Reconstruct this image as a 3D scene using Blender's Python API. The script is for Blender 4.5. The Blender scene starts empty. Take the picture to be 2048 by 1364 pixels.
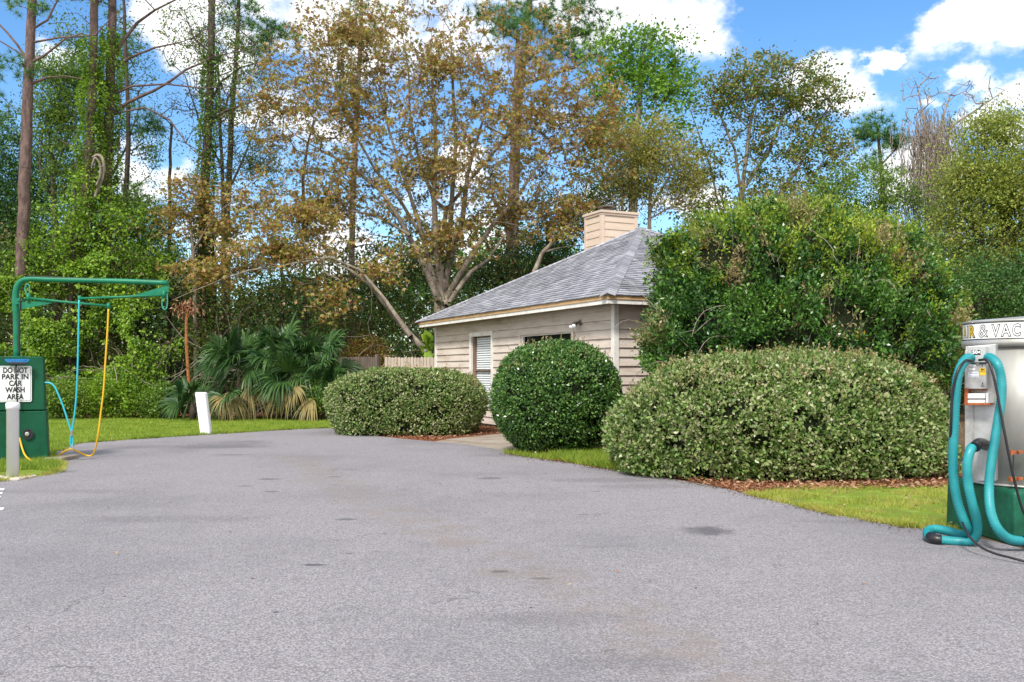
import bpy, math, random
import numpy as np
from mathutils import Vector, Matrix
random.seed(7); RNG = np.random.default_rng(7)
R = math.radians
SC = bpy.context.scene
COL = SC.collection

# ------------------------------------------------------------------ camera, sky, sun
CAMZ = 1.5; FPX = 1850.0; CX = 1024.0; HY = 742.0
cam_d = bpy.data.cameras.new('camera'); cam = bpy.data.objects.new('camera', cam_d); COL.objects.link(cam)
cam_d.sensor_width = 36; cam_d.lens = FPX/2048*36; cam_d.shift_y = (HY-682)/2048
cam_d.clip_end = 3000; cam_d.clip_start = .1
cam.location = (0, 0, CAMZ); cam.rotation_euler = (R(90), 0, 0)
SC.camera = cam

SUN_EL, SUN_AZ = 48, 202      # azimuth clockwise from +Y
world = bpy.data.worlds.new('World'); SC.world = world; world.use_nodes = True
wn, wl = world.node_tree.nodes, world.node_tree.links
wn.clear()
def N(nodes, typ, **kw):
    n = nodes.new(typ)
    for k, v in kw.items(): setattr(n, k, v)
    return n
sky = N(wn, 'ShaderNodeTexSky', sky_type='NISHITA', sun_disc=False)
sky.sun_elevation = R(SUN_EL); sky.sun_rotation = R(SUN_AZ); sky.air_density = 1.0; sky.dust_density = .3; sky.ozone_density = 3.0
hs = N(wn, 'ShaderNodeHueSaturation'); hs.inputs['Saturation'].default_value = 1.22
wl.new(sky.outputs[0], hs.inputs['Color'])
tc = N(wn, 'ShaderNodeTexCoord')
# clouds: soft-edged blobs round set directions of the sky, broken up by noise
sc_ = N(wn, 'ShaderNodeVectorMath', operation='MULTIPLY'); sc_.inputs[1].default_value = (1, 1, 1.45)
wl.new(tc.outputs['Generated'], sc_.inputs[0])
wz = N(wn, 'ShaderNodeTexNoise'); wz.inputs['Scale'].default_value = 16; wz.inputs['Detail'].default_value = 7; wz.inputs['Roughness'].default_value = .6
wl.new(sc_.outputs[0], wz.inputs['Vector'])
wv = N(wn, 'ShaderNodeVectorMath', operation='MULTIPLY_ADD'); wv.inputs[1].default_value = (.11, .11, .11); wv.inputs[2].default_value = (-.055, -.055, -.055)
wl.new(wz.outputs['Color'], wv.inputs[0])
wd = N(wn, 'ShaderNodeVectorMath', operation='ADD'); wl.new(sc_.outputs[0], wd.inputs[0]); wl.new(wv.outputs[0], wd.inputs[1])
nz = N(wn, 'ShaderNodeTexNoise'); nz.inputs['Scale'].default_value = 11; nz.inputs['Detail'].default_value = 9; nz.inputs['Roughness'].default_value = .58
wl.new(sc_.outputs[0], nz.inputs['Vector'])
blobs = [(640,20,.085),(760,-30,.10),(900,0,.07),(560,-20,.05),(1290,10,.075),(1375,60,.045),(1180,-10,.06),(1640,150,.03),(1700,180,.035),(1655,200,.03),(1740,108,.010),(1768,100,.015),(1797,96,.012),(1785,104,.010),
         (1880,20,.028),(1960,25,.045),(2060,20,.06),(1990,75,.025),(1935,165,.022),(1990,168,.032),(2060,175,.035),(2020,235,.04),(420,110,.062),(350,60,.045),(560,240,.045),(480,235,.03),(640,260,.04),(270,355,.045),(320,350,.02),(420,470,.05),(700,520,.06),(1790,350,.05),
         (1500,490,.05),(1400,400,.035),(1690,430,.04),(150,120,.03),(1200,430,.05),(380,20,.04),(930,330,.03),(1850,200,.02),(900,520,.1)]
prev = None
for (px, py, r) in blobs:
    d = Vector(((px-CX)/FPX, 1, (HY-py)/FPX)).normalized(); d.z *= 1.45
    vd = N(wn, 'ShaderNodeVectorMath', operation='DISTANCE'); vd.inputs[1].default_value = d
    wl.new(wd.outputs[0], vd.inputs[0])
    m = N(wn, 'ShaderNodeMapRange'); m.inputs['From Min'].default_value = r*1.42; m.inputs['From Max'].default_value = 0
    m.inputs['To Min'].default_value = 0; m.inputs['To Max'].default_value = 1
    wl.new(vd.outputs['Value'], m.inputs['Value'])
    if prev is None: prev = m.outputs[0]
    else:
        mx = N(wn, 'ShaderNodeMath', operation='MAXIMUM'); wl.new(prev, mx.inputs[0]); wl.new(m.outputs[0], mx.inputs[1]); prev = mx.outputs[0]
# unseen cloud cover behind and overhead, added to whiten and brighten ambient light
nb = N(wn, 'ShaderNodeTexNoise'); nb.inputs['Scale'].default_value = 2.2; nb.inputs['Detail'].default_value = 6
wl.new(sc_.outputs[0], nb.inputs['Vector'])
sep = N(wn, 'ShaderNodeSeparateXYZ'); wl.new(tc.outputs['Generated'], sep.inputs[0])
mb = N(wn, 'ShaderNodeMapRange'); mb.inputs['From Min'].default_value = .66; mb.inputs['From Max'].default_value = .15; mb.inputs['To Max'].default_value = 1.75
wl.new(sep.outputs['Y'], mb.inputs['Value'])
mm = N(wn, 'ShaderNodeMath', operation='MULTIPLY'); wl.new(nb.outputs['Fac'], mm.inputs[0]); wl.new(mb.outputs[0], mm.inputs[1])
mx = N(wn, 'ShaderNodeMath', operation='MAXIMUM'); wl.new(prev, mx.inputs[0]); wl.new(mm.outputs[0], mx.inputs[1])
na = N(wn, 'ShaderNodeMath', operation='MULTIPLY_ADD'); na.inputs[1].default_value = 2.6; na.inputs[2].default_value = -1.3
wl.new(nz.outputs['Fac'], na.inputs[0])
ad = N(wn, 'ShaderNodeMath', operation='ADD'); wl.new(mx.outputs[0], ad.inputs[0]); wl.new(na.outputs[0], ad.inputs[1])
cr = N(wn, 'ShaderNodeMapRange', interpolation_type='SMOOTHSTEP'); cr.inputs['From Min'].default_value = .18; cr.inputs['From Max'].default_value = .78
wl.new(ad.outputs[0], cr.inputs['Value'])
mixc = N(wn, 'ShaderNodeMix', data_type='RGBA'); mixc.inputs['B'].default_value = (6.2, 6.25, 6.35, 1)
wl.new(cr.outputs[0], mixc.inputs['Factor']); wl.new(hs.outputs[0], mixc.inputs['A'])
bg = N(wn, 'ShaderNodeBackground'); bg.inputs['Strength'].default_value = .11
wl.new(mixc.outputs['Result'], bg.inputs['Color'])
wo = N(wn, 'ShaderNodeOutputWorld'); wl.new(bg.outputs[0], wo.inputs['Surface'])

sun_d = bpy.data.lights.new('sun', 'SUN'); sun = bpy.data.objects.new('sun', sun_d); COL.objects.link(sun)
sun_d.energy = 2.2; sun_d.angle = R(10); sun_d.color = (1, .95, .88)
sv = Vector((math.sin(R(SUN_AZ))*math.cos(R(SUN_EL)), math.cos(R(SUN_AZ))*math.cos(R(SUN_EL)), math.sin(R(SUN_EL))))
sun.rotation_euler = sv.to_track_quat('Z', 'Y').to_euler(); sun.location = sv*50
SC.view_settings.view_transform = 'Standard'; SC.view_settings.look = 'None'; SC.view_settings.exposure = 1.0; SC.view_settings.gamma = 1
SC.cycles.max_bounces = 6; SC.cycles.diffuse_bounces = 3; SC.cycles.transparent_max_bounces = 8

# ------------------------------------------------------------------ helpers
def at(px, py, Y): return Vector(((px-CX)/FPX*Y, Y, CAMZ+(HY-py)/FPX*Y))
def G(px, py):
    Y = CAMZ*FPX/(py-HY); return Vector(((px-CX)/FPX*Y, Y, 0))

def tag(o, label=None, cat=None, group=None, kind=None):
    if label: o['label'] = label
    if cat: o['category'] = cat
    if group: o['group'] = group
    if kind: o['kind'] = kind
    return o
def thing(name, label, cat, loc, group=None):
    o = bpy.data.objects.new(name, None); COL.objects.link(o); o.location = loc; o.empty_display_size = .2
    return tag(o, label, cat, group)
def wloc(o):
    v = Vector(o.location)
    while o.parent: o = o.parent; v += Vector(o.location)
    return v
def link(name, me, mat, parent=None, origin=None, smooth=False):
    """mesh given in world coordinates -> object under parent (or with its own origin)"""
    base = wloc(parent) if parent else Vector((0, 0, 0))
    org = Vector(origin) if origin is not None else base
    if parent and origin is None: org = base
    me.transform(Matrix.Translation(-org))
    o = bpy.data.objects.new(name, me); COL.objects.link(o)
    if parent: o.parent = parent; o.location = org-base
    else: o.location = org
    if mat:
        for m in (mat if isinstance(mat, (list, tuple)) else [mat]): me.materials.append(m)
    if smooth and len(me.polygons): me.polygons.foreach_set('use_smooth', [True]*len(me.polygons))
    return o
def np_mesh(name, V, F, mi=None):
    """V (n,3), F (m,k) arrays of one face size"""
    me = bpy.data.meshes.new(name)
    V = np.ascontiguousarray(V, dtype=np.float32); F = np.ascontiguousarray(F, dtype=np.int32)
    k = F.shape[1]
    me.vertices.add(len(V)); me.vertices.foreach_set('co', V.ravel())
    me.loops.add(F.size); me.loops.foreach_set('vertex_index', F.ravel())
    me.polygons.add(len(F)); me.polygons.foreach_set('loop_start', np.arange(0, F.size, k, dtype=np.int32))
    try: me.polygons.foreach_set('loop_total', np.full(len(F), k, dtype=np.int32))
    except Exception: pass
    if mi is not None: me.polygons.foreach_set('material_index', mi)
    me.update(); return me
class MB:
    def __init__(s): s.v = []; s.f = []; s.m = []
    def add(s, vs, fs, mi=0):
        b = len(s.v); s.v += [tuple(v) for v in vs]; s.f += [tuple(b+i for i in f) for f in fs]; s.m += [mi]*len(fs)
    def frame_box(s, o, a, b, c, mi=0):
        """box from corner o with edge vectors a,b,c"""
        o, a, b, c = Vector(o), Vector(a), Vector(b), Vector(c)
        vs = [o, o+a, o+a+b, o+b, o+c, o+a+c, o+a+b+c, o+b+c]
        fs = [(0,3,2,1),(4,5,6,7),(0,1,5,4),(1,2,6,5),(2,3,7,6),(3,0,4,7)]
        if a.cross(b).dot(c) < 0: fs = [f[::-1] for f in fs]
        s.add(vs, fs, mi)
    def box(s, x0, y0, z0, x1, y1, z1, mi=0): s.frame_box((x0,y0,z0),(x1-x0,0,0),(0,y1-y0,0),(0,0,z1-z0), mi)
    def quad(s, a, b, c, d, mi=0): s.add([a,b,c,d], [(0,1,2,3)], mi)
    def tube(s, pts, rad, n=10, mi=0, cap=True):
        pts = [Vector(p) for p in pts]; k = len(pts)
        rad = [rad]*k if isinstance(rad, (int, float)) else rad
        t0 = (pts[1]-pts[0]).normalized(); up = Vector((0,0,1)) if abs(t0.z) < .9 else Vector((1,0,0))
        nrm = t0.cross(up).normalized(); vs = []; fs = []
        for i in range(k):
            t = (pts[min(i+1,k-1)]-pts[max(i-1,0)]).normalized()
            nrm = (nrm-t*nrm.dot(t)).normalized(); bn = t.cross(nrm)
            for j in range(n):
                a = 2*math.pi*j/n; vs.append(pts[i]+(nrm*math.cos(a)+bn*math.sin(a))*rad[i])
        for i in range(k-1):
            for j in range(n):
                fs.append((i*n+j, i*n+(j+1)%n, (i+1)*n+(j+1)%n, (i+1)*n+j))
        if cap: fs += [tuple(range(n))[::-1], tuple((k-1)*n+j for j in range(n))]
        s.add(vs, fs, mi)
    def lathe(s, c, prof, n=32, axis=Vector((0,0,1)), mi=0):
        axis = Vector(axis).normalized(); u = axis.orthogonal().normalized(); w = axis.cross(u); vs = []; fs = []
        c = Vector(c)
        for (r, h) in prof:
            for j in range(n):
                a = 2*math.pi*j/n; vs.append(c+axis*h+(u*math.cos(a)+w*math.sin(a))*r)
        for i in range(len(prof)-1):
            for j in range(n): fs.append((i*n+j, i*n+(j+1)%n, (i+1)*n+(j+1)%n, (i+1)*n+j))
        fs += [tuple(range(n))[::-1], tuple((len(prof)-1)*n+j for j in range(n))]
        s.add(vs, fs, mi)
    def build(s, name, mat, parent=None, origin=None, smooth=False, bevel=0):
        me = bpy.data.meshes.new(name); me.from_pydata(s.v, [], s.f)
        if any(s.m): me.polygons.foreach_set('material_index', s.m)
        me.validate(); me.update()
        if len(s.f) < 20000:
            import bmesh
            bm = bmesh.new(); bm.from_mesh(me); bmesh.ops.recalc_face_normals(bm, faces=bm.faces); bm.to_mesh(me); bm.free()
        o = link(name, me, mat, parent, origin, False)
        if smooth:
            me.polygons.foreach_set('use_smooth', [len(p.vertices) <= 4 for p in me.polygons])
        if bevel:
            b = o.modifiers.new('bevel', 'BEVEL'); b.width = bevel; b.segments = 2; b.limit_method = 'ANGLE'; b.angle_limit = R(40)
        return o
def smoothpath(pts, n=8):
    """Catmull-Rom"""
    P = [Vector(p) for p in pts]; P = [P[0]*2-P[1]]+P+[P[-1]*2-P[-2]]; out = []
    for i in range(1, len(P)-2):
        for k in range(n):
            t = k/n; a, b, c, d = P[i-1], P[i], P[i+1], P[i+2]
            out.append(.5*((2*b)+(c-a)*t+(2*a-5*b+4*c-d)*t*t+(3*b-a-3*c+d)*t**3))
    out.append(P[-2]); return out

# ------------------------------------------------------------------ materials
def mat(name, color=(.5,.5,.5), rough=.7, metal=0, spec=.5):
    m = bpy.data.materials.new(name); m.use_nodes = True
    b = m.node_tree.nodes['Principled BSDF']; b.inputs['Base Color'].default_value = (*color, 1)
    b.inputs['Roughness'].default_value = rough; b.inputs['Metallic'].default_value = metal
    b.inputs['Specular IOR Level'].default_value = spec
    return m
def nt(m): return m.node_tree.nodes, m.node_tree.links, m.node_tree.nodes['Principled BSDF']
def noise_col(m, stops, scale=5, detail=6, rough=.6, bump=0, bscale=None, coord='Object', stretch=(1,1,1), bdist=.01):
    """colour from a noise through a ramp; stops = [(pos, colour)]"""
    n, l, b = nt(m)
    t = N(n, 'ShaderNodeTexCoord'); mp = N(n, 'ShaderNodeMapping'); mp.inputs['Scale'].default_value = stretch
    l.new(t.outputs[coord], mp.inputs[0])
    z = N(n, 'ShaderNodeTexNoise'); z.inputs['Scale'].default_value = scale; z.inputs['Detail'].default_value = detail; z.inputs['Roughness'].default_value = rough
    l.new(mp.outputs[0], z.inputs['Vector'])
    r = N(n, 'ShaderNodeValToRGB'); e = r.color_ramp.elements
    e[0].position, e[0].color = stops[0][0], (*stops[0][1], 1); e[1].position, e[1].color = stops[-1][0], (*stops[-1][1], 1)
    for p, c in stops[1:-1]: x = e.new(p); x.color = (*c, 1)
    l.new(z.outputs['Fac'], r.inputs[0]); l.new(r.outputs[0], b.inputs['Base Color'])
    if bump:
        z2 = N(n, 'ShaderNodeTexNoise'); z2.inputs['Scale'].default_value = bscale or scale*3; z2.inputs['Detail'].default_value = 6
        l.new(mp.outputs[0], z2.inputs['Vector'])
        bp = N(n, 'ShaderNodeBump'); bp.inputs['Strength'].default_value = bump; bp.inputs['Distance'].default_value = bdist
        l.new(z2.outputs['Fac'], bp.inputs['Height']); l.new(bp.outputs[0], b.inputs['Normal'])
    return m
def leafmat(name, cols, scale=.6, rough=.45, spec=.4, trans=.35, clump=.5, steps=False):
    """leaf colours picked per leaf and per clump; some light comes through the leaf"""
    m = bpy.data.materials.new(name); m.use_nodes = True; n, l, b = nt(m)
    g = N(n, 'ShaderNodeNewGeometry'); z = N(n, 'ShaderNodeTexNoise'); z.inputs['Scale'].default_value = scale; z.inputs['Detail'].default_value = 3
    l.new(g.outputs['Position'], z.inputs['Vector'])
    mr = N(n, 'ShaderNodeMapRange'); mr.inputs['From Min'].default_value = .28; mr.inputs['From Max'].default_value = .72
    l.new(z.outputs['Fac'], mr.inputs['Value'])
    mx = N(n, 'ShaderNodeMix', data_type='FLOAT'); mx.inputs[0].default_value = clump
    l.new(g.outputs['Random Per Island'], mx.inputs[2]); l.new(mr.outputs[0], mx.inputs[3])
    r = N(n, 'ShaderNodeValToRGB'); e = r.color_ramp.elements; k = len(cols)
    e[0].position, e[0].color = .12, (*cols[0], 1); e[1].position, e[1].color = .88, (*cols[-1], 1)
    for i, c in enumerate(cols[1:-1]): x = e.new(.12+.76*(i+1)/(k-1)); x.color = (*c, 1)
    if steps: r.color_ramp.interpolation = 'CONSTANT'
    l.new(mx.outputs[0], r.inputs[0])
    l.new(r.outputs[0], b.inputs['Base Color']); b.inputs['Roughness'].default_value = rough; b.inputs['Specular IOR Level'].default_value = spec
    tr = N(n, 'ShaderNodeBsdfTranslucent'); l.new(r.outputs[0], tr.inputs['Color'])
    ms = N(n, 'ShaderNodeMixShader'); ms.inputs[0].default_value = trans
    l.new(b.outputs[0], ms.inputs[1]); l.new(tr.outputs[0], ms.inputs[2]); l.new(ms.outputs[0], n['Material Output'].inputs['Surface'])
    return m

M = {}
M['bark_pine'] = noise_col(mat('bark_pine', rough=.9), [(.3,(.05,.032,.028)),(.5,(.14,.09,.08)),(.7,(.24,.165,.14))], 9, 8, .7, .9, 26, stretch=(1,1,.3), bdist=.03)
M['bark_grey'] = noise_col(mat('bark_grey', rough=.9), [(.3,(.07,.05,.04)),(.5,(.21,.17,.13)),(.68,(.40,.36,.29))], 5, 8, .7, .6, 20, stretch=(1,1,.5), bdist=.02)
M['bark_dark'] = noise_col(mat('bark_dark', rough=.95), [(.3,(.03,.022,.018)),(.6,(.10,.075,.06))], 8, 6, .7, .6, 24, stretch=(1,1,.4), bdist=.02)
M['bark_tan'] = noise_col(mat('bark_tan', rough=.95), [(.3,(.17,.13,.105)),(.6,(.34,.285,.24))], 8, 6, .7, .3, 24)
M['bark_rust'] = noise_col(mat('bark_rust', rough=.95), [(.35,(.10,.035,.012)),(.6,(.42,.17,.05))], 14, 6, .7, .5, 30)
M['dark_core'] = noise_col(mat('dark_core', rough=1, spec=.1), [(.35,(.006,.009,.004)),(.65,(.016,.022,.009))], 12, 5)  # near-black, painted shade for the inside of hedges and shrub
M['leaf_maple'] = leafmat('leaf_maple', [(.36,.14,.06),(.29,.34,.06),(.42,.20,.08),(.32,.35,.07),(.38,.15,.07),(.28,.33,.055),(.44,.26,.09),(.25,.31,.05),(.40,.17,.09),(.34,.35,.08)], 2.0, trans=.35, clump=.72, steps=True)
M['leaf_maple_red'] = leafmat('leaf_maple_red', [(.40,.17,.07),(.28,.33,.06),(.42,.22,.07),(.30,.34,.06),(.37,.14,.07),(.26,.32,.05),(.38,.15,.08)], 2.2, trans=.35, clump=.7, steps=True)
M['leaf_pine'] = leafmat('leaf_pine', [(.04,.13,.03),(.09,.22,.04),(.19,.34,.06)], .5, trans=.2, clump=.6)
M['leaf_bright'] = leafmat('leaf_bright', [(.09,.22,.02),(.17,.34,.035),(.28,.46,.05)], .7, trans=.4, clump=.5)
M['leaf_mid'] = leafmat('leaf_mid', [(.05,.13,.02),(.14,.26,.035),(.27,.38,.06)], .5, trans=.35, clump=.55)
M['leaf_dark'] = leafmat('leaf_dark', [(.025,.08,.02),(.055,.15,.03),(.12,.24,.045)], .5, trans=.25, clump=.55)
M['leaf_olive'] = leafmat('leaf_olive', [(.13,.21,.03),(.29,.31,.06),(.44,.38,.09),(.24,.31,.05),(.42,.32,.10)], .5, trans=.35, clump=.55)
M['leaf_oak'] = leafmat('leaf_oak', [(.13,.23,.035),(.25,.34,.05),(.42,.44,.09),(.22,.32,.05),(.40,.36,.09)], .7, trans=.35, clump=.5)
M['leaf_bronze'] = leafmat('leaf_bronze', [(.11,.25,.04),(.20,.29,.05),(.32,.22,.07),(.13,.26,.045),(.09,.20,.04)], .6, trans=.35, clump=.5)
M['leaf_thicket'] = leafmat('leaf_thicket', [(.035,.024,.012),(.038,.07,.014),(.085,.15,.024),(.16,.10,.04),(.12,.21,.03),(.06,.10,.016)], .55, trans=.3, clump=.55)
M['leaf_vine'] = leafmat('leaf_vine', [(.05,.13,.015),(.20,.36,.03),(.38,.55,.06)], .9, trans=.4, clump=.45)
M['leaf_yellow'] = leafmat('leaf_yellow', [(.40,.30,.04),(.55,.45,.04),(.45,.22,.04)], 1.5, trans=.4)
M['leaf_hedge'] = leafmat('leaf_hedge', [(.05,.13,.02),(.13,.24,.04),(.24,.33,.09),(.33,.38,.16),(.42,.40,.24)], 2.2, rough=.38, spec=.5, trans=.2, clump=.25)
M['leaf_globe'] = leafmat('leaf_globe', [(.015,.06,.014),(.05,.14,.025),(.12,.25,.045),(.20,.33,.08)], 3, rough=.3, spec=.6, trans=.15, clump=.3)
M['leaf_gloss'] = leafmat('leaf_gloss', [(.012,.06,.018),(.04,.13,.024),(.10,.23,.035),(.16,.32,.05)], 1.1, rough=.32, spec=.6, trans=.2, clump=.45)
M['leaf_shrubtop'] = leafmat('leaf_shrubtop', [(.14,.26,.025),(.28,.42,.04),(.45,.50,.06)], 1.1, rough=.4, trans=.35, clump=.45)
M['leaf_sprig'] = leafmat('leaf_sprig', [(.18,.20,.06),(.38,.34,.14),(.46,.32,.19)], 1.5, rough=.45, trans=.3)
M['leaf_palm'] = leafmat('leaf_palm', [(.018,.06,.02),(.05,.12,.03),(.12,.22,.06)], 1.6, rough=.4, trans=.2)
M['leaf_palm_dead'] = leafmat('leaf_palm_dead', [(.17,.11,.05),(.33,.26,.09),(.32,.28,.12),(.22,.16,.09)], 1.0, rough=.7, trans=.2)
M['grass_blade'] = leafmat('grass_blade', [(.13,.22,.02),(.24,.36,.03),(.42,.46,.08)], 1.3, rough=.6, trans=.35, clump=.45)
M['grass_dry'] = leafmat('grass_dry', [(.20,.28,.03),(.36,.42,.05),(.50,.46,.10),(.46,.36,.16)], 1.6, rough=.6, trans=.35, clump=.5)
M['deadleaf'] = leafmat('deadleaf', [(.16,.06,.03),(.34,.16,.08),(.48,.34,.22)], 3, rough=.8, trans=.1)

def asphalt_mat():
    m = mat('asphalt', rough=.88, spec=.25); n, l, b = nt(m)
    t = N(n, 'ShaderNodeNewGeometry'); P = t.outputs['Position']
    def noise(scale, detail=4, rough=.6, vec=P):
        z = N(n, 'ShaderNodeTexNoise'); z.inputs['Scale'].default_value = scale; z.inputs['Detail'].default_value = detail; z.inputs['Roughness'].default_value = rough
        l.new(vec, z.inputs['Vector']); return z.outputs['Fac']
    def mrange(v, a, b_, c=0, d=1, smooth=True):
        q = N(n, 'ShaderNodeMapRange', interpolation_type='SMOOTHSTEP' if smooth else 'LINEAR')
        for k, x in zip(('From Min','From Max','To Min','To Max'), (a,b_,c,d)): q.inputs[k].default_value = x
        l.new(v, q.inputs['Value']); return q.outputs[0]
    def mix(f, a, c, mode='MIX'):
        q = N(n, 'ShaderNodeMix', data_type='RGBA', blend_type=mode)
        if isinstance(f, float): q.inputs['Factor'].default_value = f
        else: l.new(f, q.inputs['Factor'])
        for k, x in (('A', a), ('B', c)):
            if isinstance(x, tuple): q.inputs[k].default_value = (*x, 1)
            else: l.new(x, q.inputs[k])
        return q.outputs['Result']
    def math_(op, a, c):
        q = N(n, 'ShaderNodeMath', operation=op)
        for i, x in enumerate((a, c)):
            if isinstance(x, (int, float)): q.inputs[i].default_value = x
            else: l.new(x, q.inputs[i])
        return q.outputs[0]
    # stone chips: two sizes of cells, each stone its own grey
    v = N(n, 'ShaderNodeTexVoronoi'); v.inputs['Scale'].default_value = 85; l.new(P, v.inputs['Vector'])
    sp = N(n, 'ShaderNodeSeparateColor'); l.new(v.outputs['Color'], sp.inputs[0])
    chip = mrange(sp.outputs[0], 0, 1, 0, 1, False)
    base = mix(chip, (.12,.113,.121), (.42,.397,.418))
    fine = noise(260, 2, .7)
    base = mix(mrange(fine, .35, .7), base, (.43,.408,.43), 'MIX')
    base = mix(.55, base, mix(chip, (.18,.17,.179), (.375,.355,.373)))
    dark = mrange(v.outputs['Distance'], .35, .65)
    base = mix(math_('MULTIPLY', dark, .45), base, (.07,.068,.08))
    big = noise(.35, 5, .6); base = mix(mrange(big, .42, .75, 0, .45), base, (.12,.118,.13))
    mid = noise(1.7, 5, .65); base = mix(mrange(mid, .5, .8, 0, .22), base, (.13,.125,.135))
    # band of tan dust running down the lot from the far stain to the near kerb
    sx = N(n, 'ShaderNodeSeparateXYZ'); l.new(P, sx.inputs[0])
    def seg_dist(p, q):
        d = (q-p); L = d.length; d = d/L
        sub = N(n, 'ShaderNodeVectorMath', operation='SUBTRACT'); l.new(P, sub.inputs[0]); sub.inputs[1].default_value = p
        dt = N(n, 'ShaderNodeVectorMath', operation='DOT_PRODUCT'); l.new(sub.outputs[0], dt.inputs[0]); dt.inputs[1].default_value = d
        tt = N(n, 'ShaderNodeClamp'); l.new(dt.outputs['Value'], tt.inputs[0]); tt.inputs['Min'].default_value = 0; tt.inputs['Max'].default_value = L
        sc2 = N(n, 'ShaderNodeVectorMath', operation='SCALE'); sc2.inputs[0].default_value = d; l.new(tt.outputs[0], sc2.inputs['Scale'])
        s2 = N(n, 'ShaderNodeVectorMath', operation='DISTANCE'); l.new(sub.outputs[0], s2.inputs[0]); l.new(sc2.outputs[0], s2.inputs[1])
        return s2.outputs['Value']
    pts = [G(590,915), G(690,975), G(800,1035), G(960,1100), G(1130,1170), G(1330,1290), G(1500,1400)]
    dm = None
    for a, c in zip(pts[:-1], pts[1:]):
        q = seg_dist(a, c); dm = q if dm is None else math_('MINIMUM', dm, q)
    wob = math_('MULTIPLY_ADD', noise(1.3, 5), .9)
    dmw = math_('ADD', dm, math_('MULTIPLY', math_('SUBTRACT', noise(1.3, 5), .5), .9))
    base = mix(math_('MULTIPLY', mrange(dmw, .6, .05, 0, .55), mrange(noise(2.3, 6, .75), .35, .65)), base, (.225,.185,.155))
    base = mix(math_('MULTIPLY', mrange(dmw, 1.0, .6, 0, .35), mrange(noise(3.1, 6, .75), .5, .7)), base, (.15,.145,.15))
    # dark spots
    def spot(px, py, rx, ry, k, col=(.06,.058,.066), base=None):
        c = G(px, py)
        s = N(n, 'ShaderNodeVectorMath', operation='SUBTRACT'); l.new(P, s.inputs[0]); s.inputs[1].default_value = (c.x, c.y, 0)
        s2 = N(n, 'ShaderNodeVectorMath', operation='MULTIPLY'); l.new(s.outputs[0], s2.inputs[0]); s2.inputs[1].default_value = (1/rx, 1/ry, 0)
        ln = N(n, 'ShaderNodeVectorMath', operation='LENGTH'); l.new(s2.outputs[0], ln.inputs[0])
        d = math_('ADD', ln.outputs['Value'], math_('MULTIPLY', math_('SUBTRACT', spotnoise, .5), 1.5))
        return mix(mrange(d, 1.0, .45, 0, k), base, col)
    spotnoise = noise(6, 5, .7)
    for s in [(a_[0],a_[1],a_[2],a_[3],a_[4]*(.72 if a_[2] > .25 and a_[0] != 1415 else 1)) for a_ in [(1415,1064,.30,.34,.55),(1425,1064,.18,.25,.3),(465,911,.5,.12,.75),(430,893,1.1,.9,.38),(480,885,.8,.6,.3),(630,1133,.14,.05,.8),(540,960,.2,.12,.6),(490,974,.13,.08,.5),(545,985,.13,.08,.5),
              (670,955,.12,.08,.5),(690,1041,.16,.09,.6),(1000,1146,.09,.06,.6),(980,958,.22,.2,.5),(1085,1160,.09,.05,.5),(1210,962,1.0,.35,.38),(1010,912,.9,.35,.3),(1290,975,.9,.3,.3),(1170,1095,.5,.1,.22),
              (330,1040,1.2,.3,.28),(700,1110,.06,.04,.5),(552,1228,.03,.02,.9),(1390,948,.5,.2,.3),(1700,1045,.8,.15,.25),(1190,985,.06,.04,.5),(1120,1240,.7,.22,.2),(1250,1330,.5,.2,.22),(120,985,1.4,.25,.2),(330,930,.4,.12,.2)]]:
        base = spot(*s, base=base)
    vc = N(n, 'ShaderNodeTexVoronoi', feature='DISTANCE_TO_EDGE'); vc.inputs['Scale'].default_value = .33
    wv = N(n, 'ShaderNodeVectorMath', operation='ADD'); zc = N(n, 'ShaderNodeTexNoise'); zc.inputs['Scale'].default_value = 1.6; zc.inputs['Detail'].default_value = 8; l.new(P, zc.inputs['Vector'])
    l.new(P, wv.inputs[0]); l.new(zc.outputs['Color'], wv.inputs[1]); l.new(wv.outputs[0], vc.inputs['Vector'])
    base = mix(math_('MULTIPLY', mrange(vc.outputs['Distance'], .0035, .001, 0, .55), mrange(noise(.6, 3), .5, .6)), base, (.07,.066,.07))
    l.new(base, b.inputs['Base Color'])
    bp = N(n, 'ShaderNodeBump'); bp.inputs['Strength'].default_value = .55; bp.inputs['Distance'].default_value = .006
    l.new(math_('SUBTRACT', 1, v.outputs['Distance']), bp.inputs['Height']); l.new(bp.outputs[0], b.inputs['Normal'])
    return m
M['asphalt'] = asphalt_mat()
M['soil'] = noise_col(mat('soil', rough=1, spec=.1), [(.3,(.05,.032,.02)),(.5,(.12,.08,.045)),(.7,(.19,.14,.08))], 3, 8, .7, .6, 40)
M['turf'] = noise_col(mat('turf', rough=1, spec=.1), [(.3,(.30,.24,.13)),(.42,(.14,.17,.03)),(.55,(.16,.24,.03)),(.68,(.30,.30,.09)),(.75,(.33,.27,.14))], 2.5, 9, .75, .6, 60)
M['mulch'] = noise_col(mat('mulch', rough=1, spec=.1), [(.3,(.06,.02,.012)),(.5,(.19,.07,.035)),(.65,(.30,.14,.08))], 12, 8, .8, .8, 50)
M['concrete'] = noise_col(mat('concrete', rough=.9, spec=.2), [(.3,(.17,.14,.11)),(.5,(.30,.25,.20)),(.7,(.36,.33,.30))], 1.6, 8, .7, .3, 60)
M['stone'] = noise_col(mat('stone', rough=.9), [(.3,(.35,.30,.24)),(.7,(.65,.60,.52))], 20)
def siding_mat(name, c0, c1, c2, stain=.5):
    m = mat(name, rough=.75, spec=.25)
    return noise_col(m, [(.25, c0), (.5, c1), (.75, c2)], 2.2, 8, .65, .15, 40, stretch=(.5,.5,3))
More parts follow.
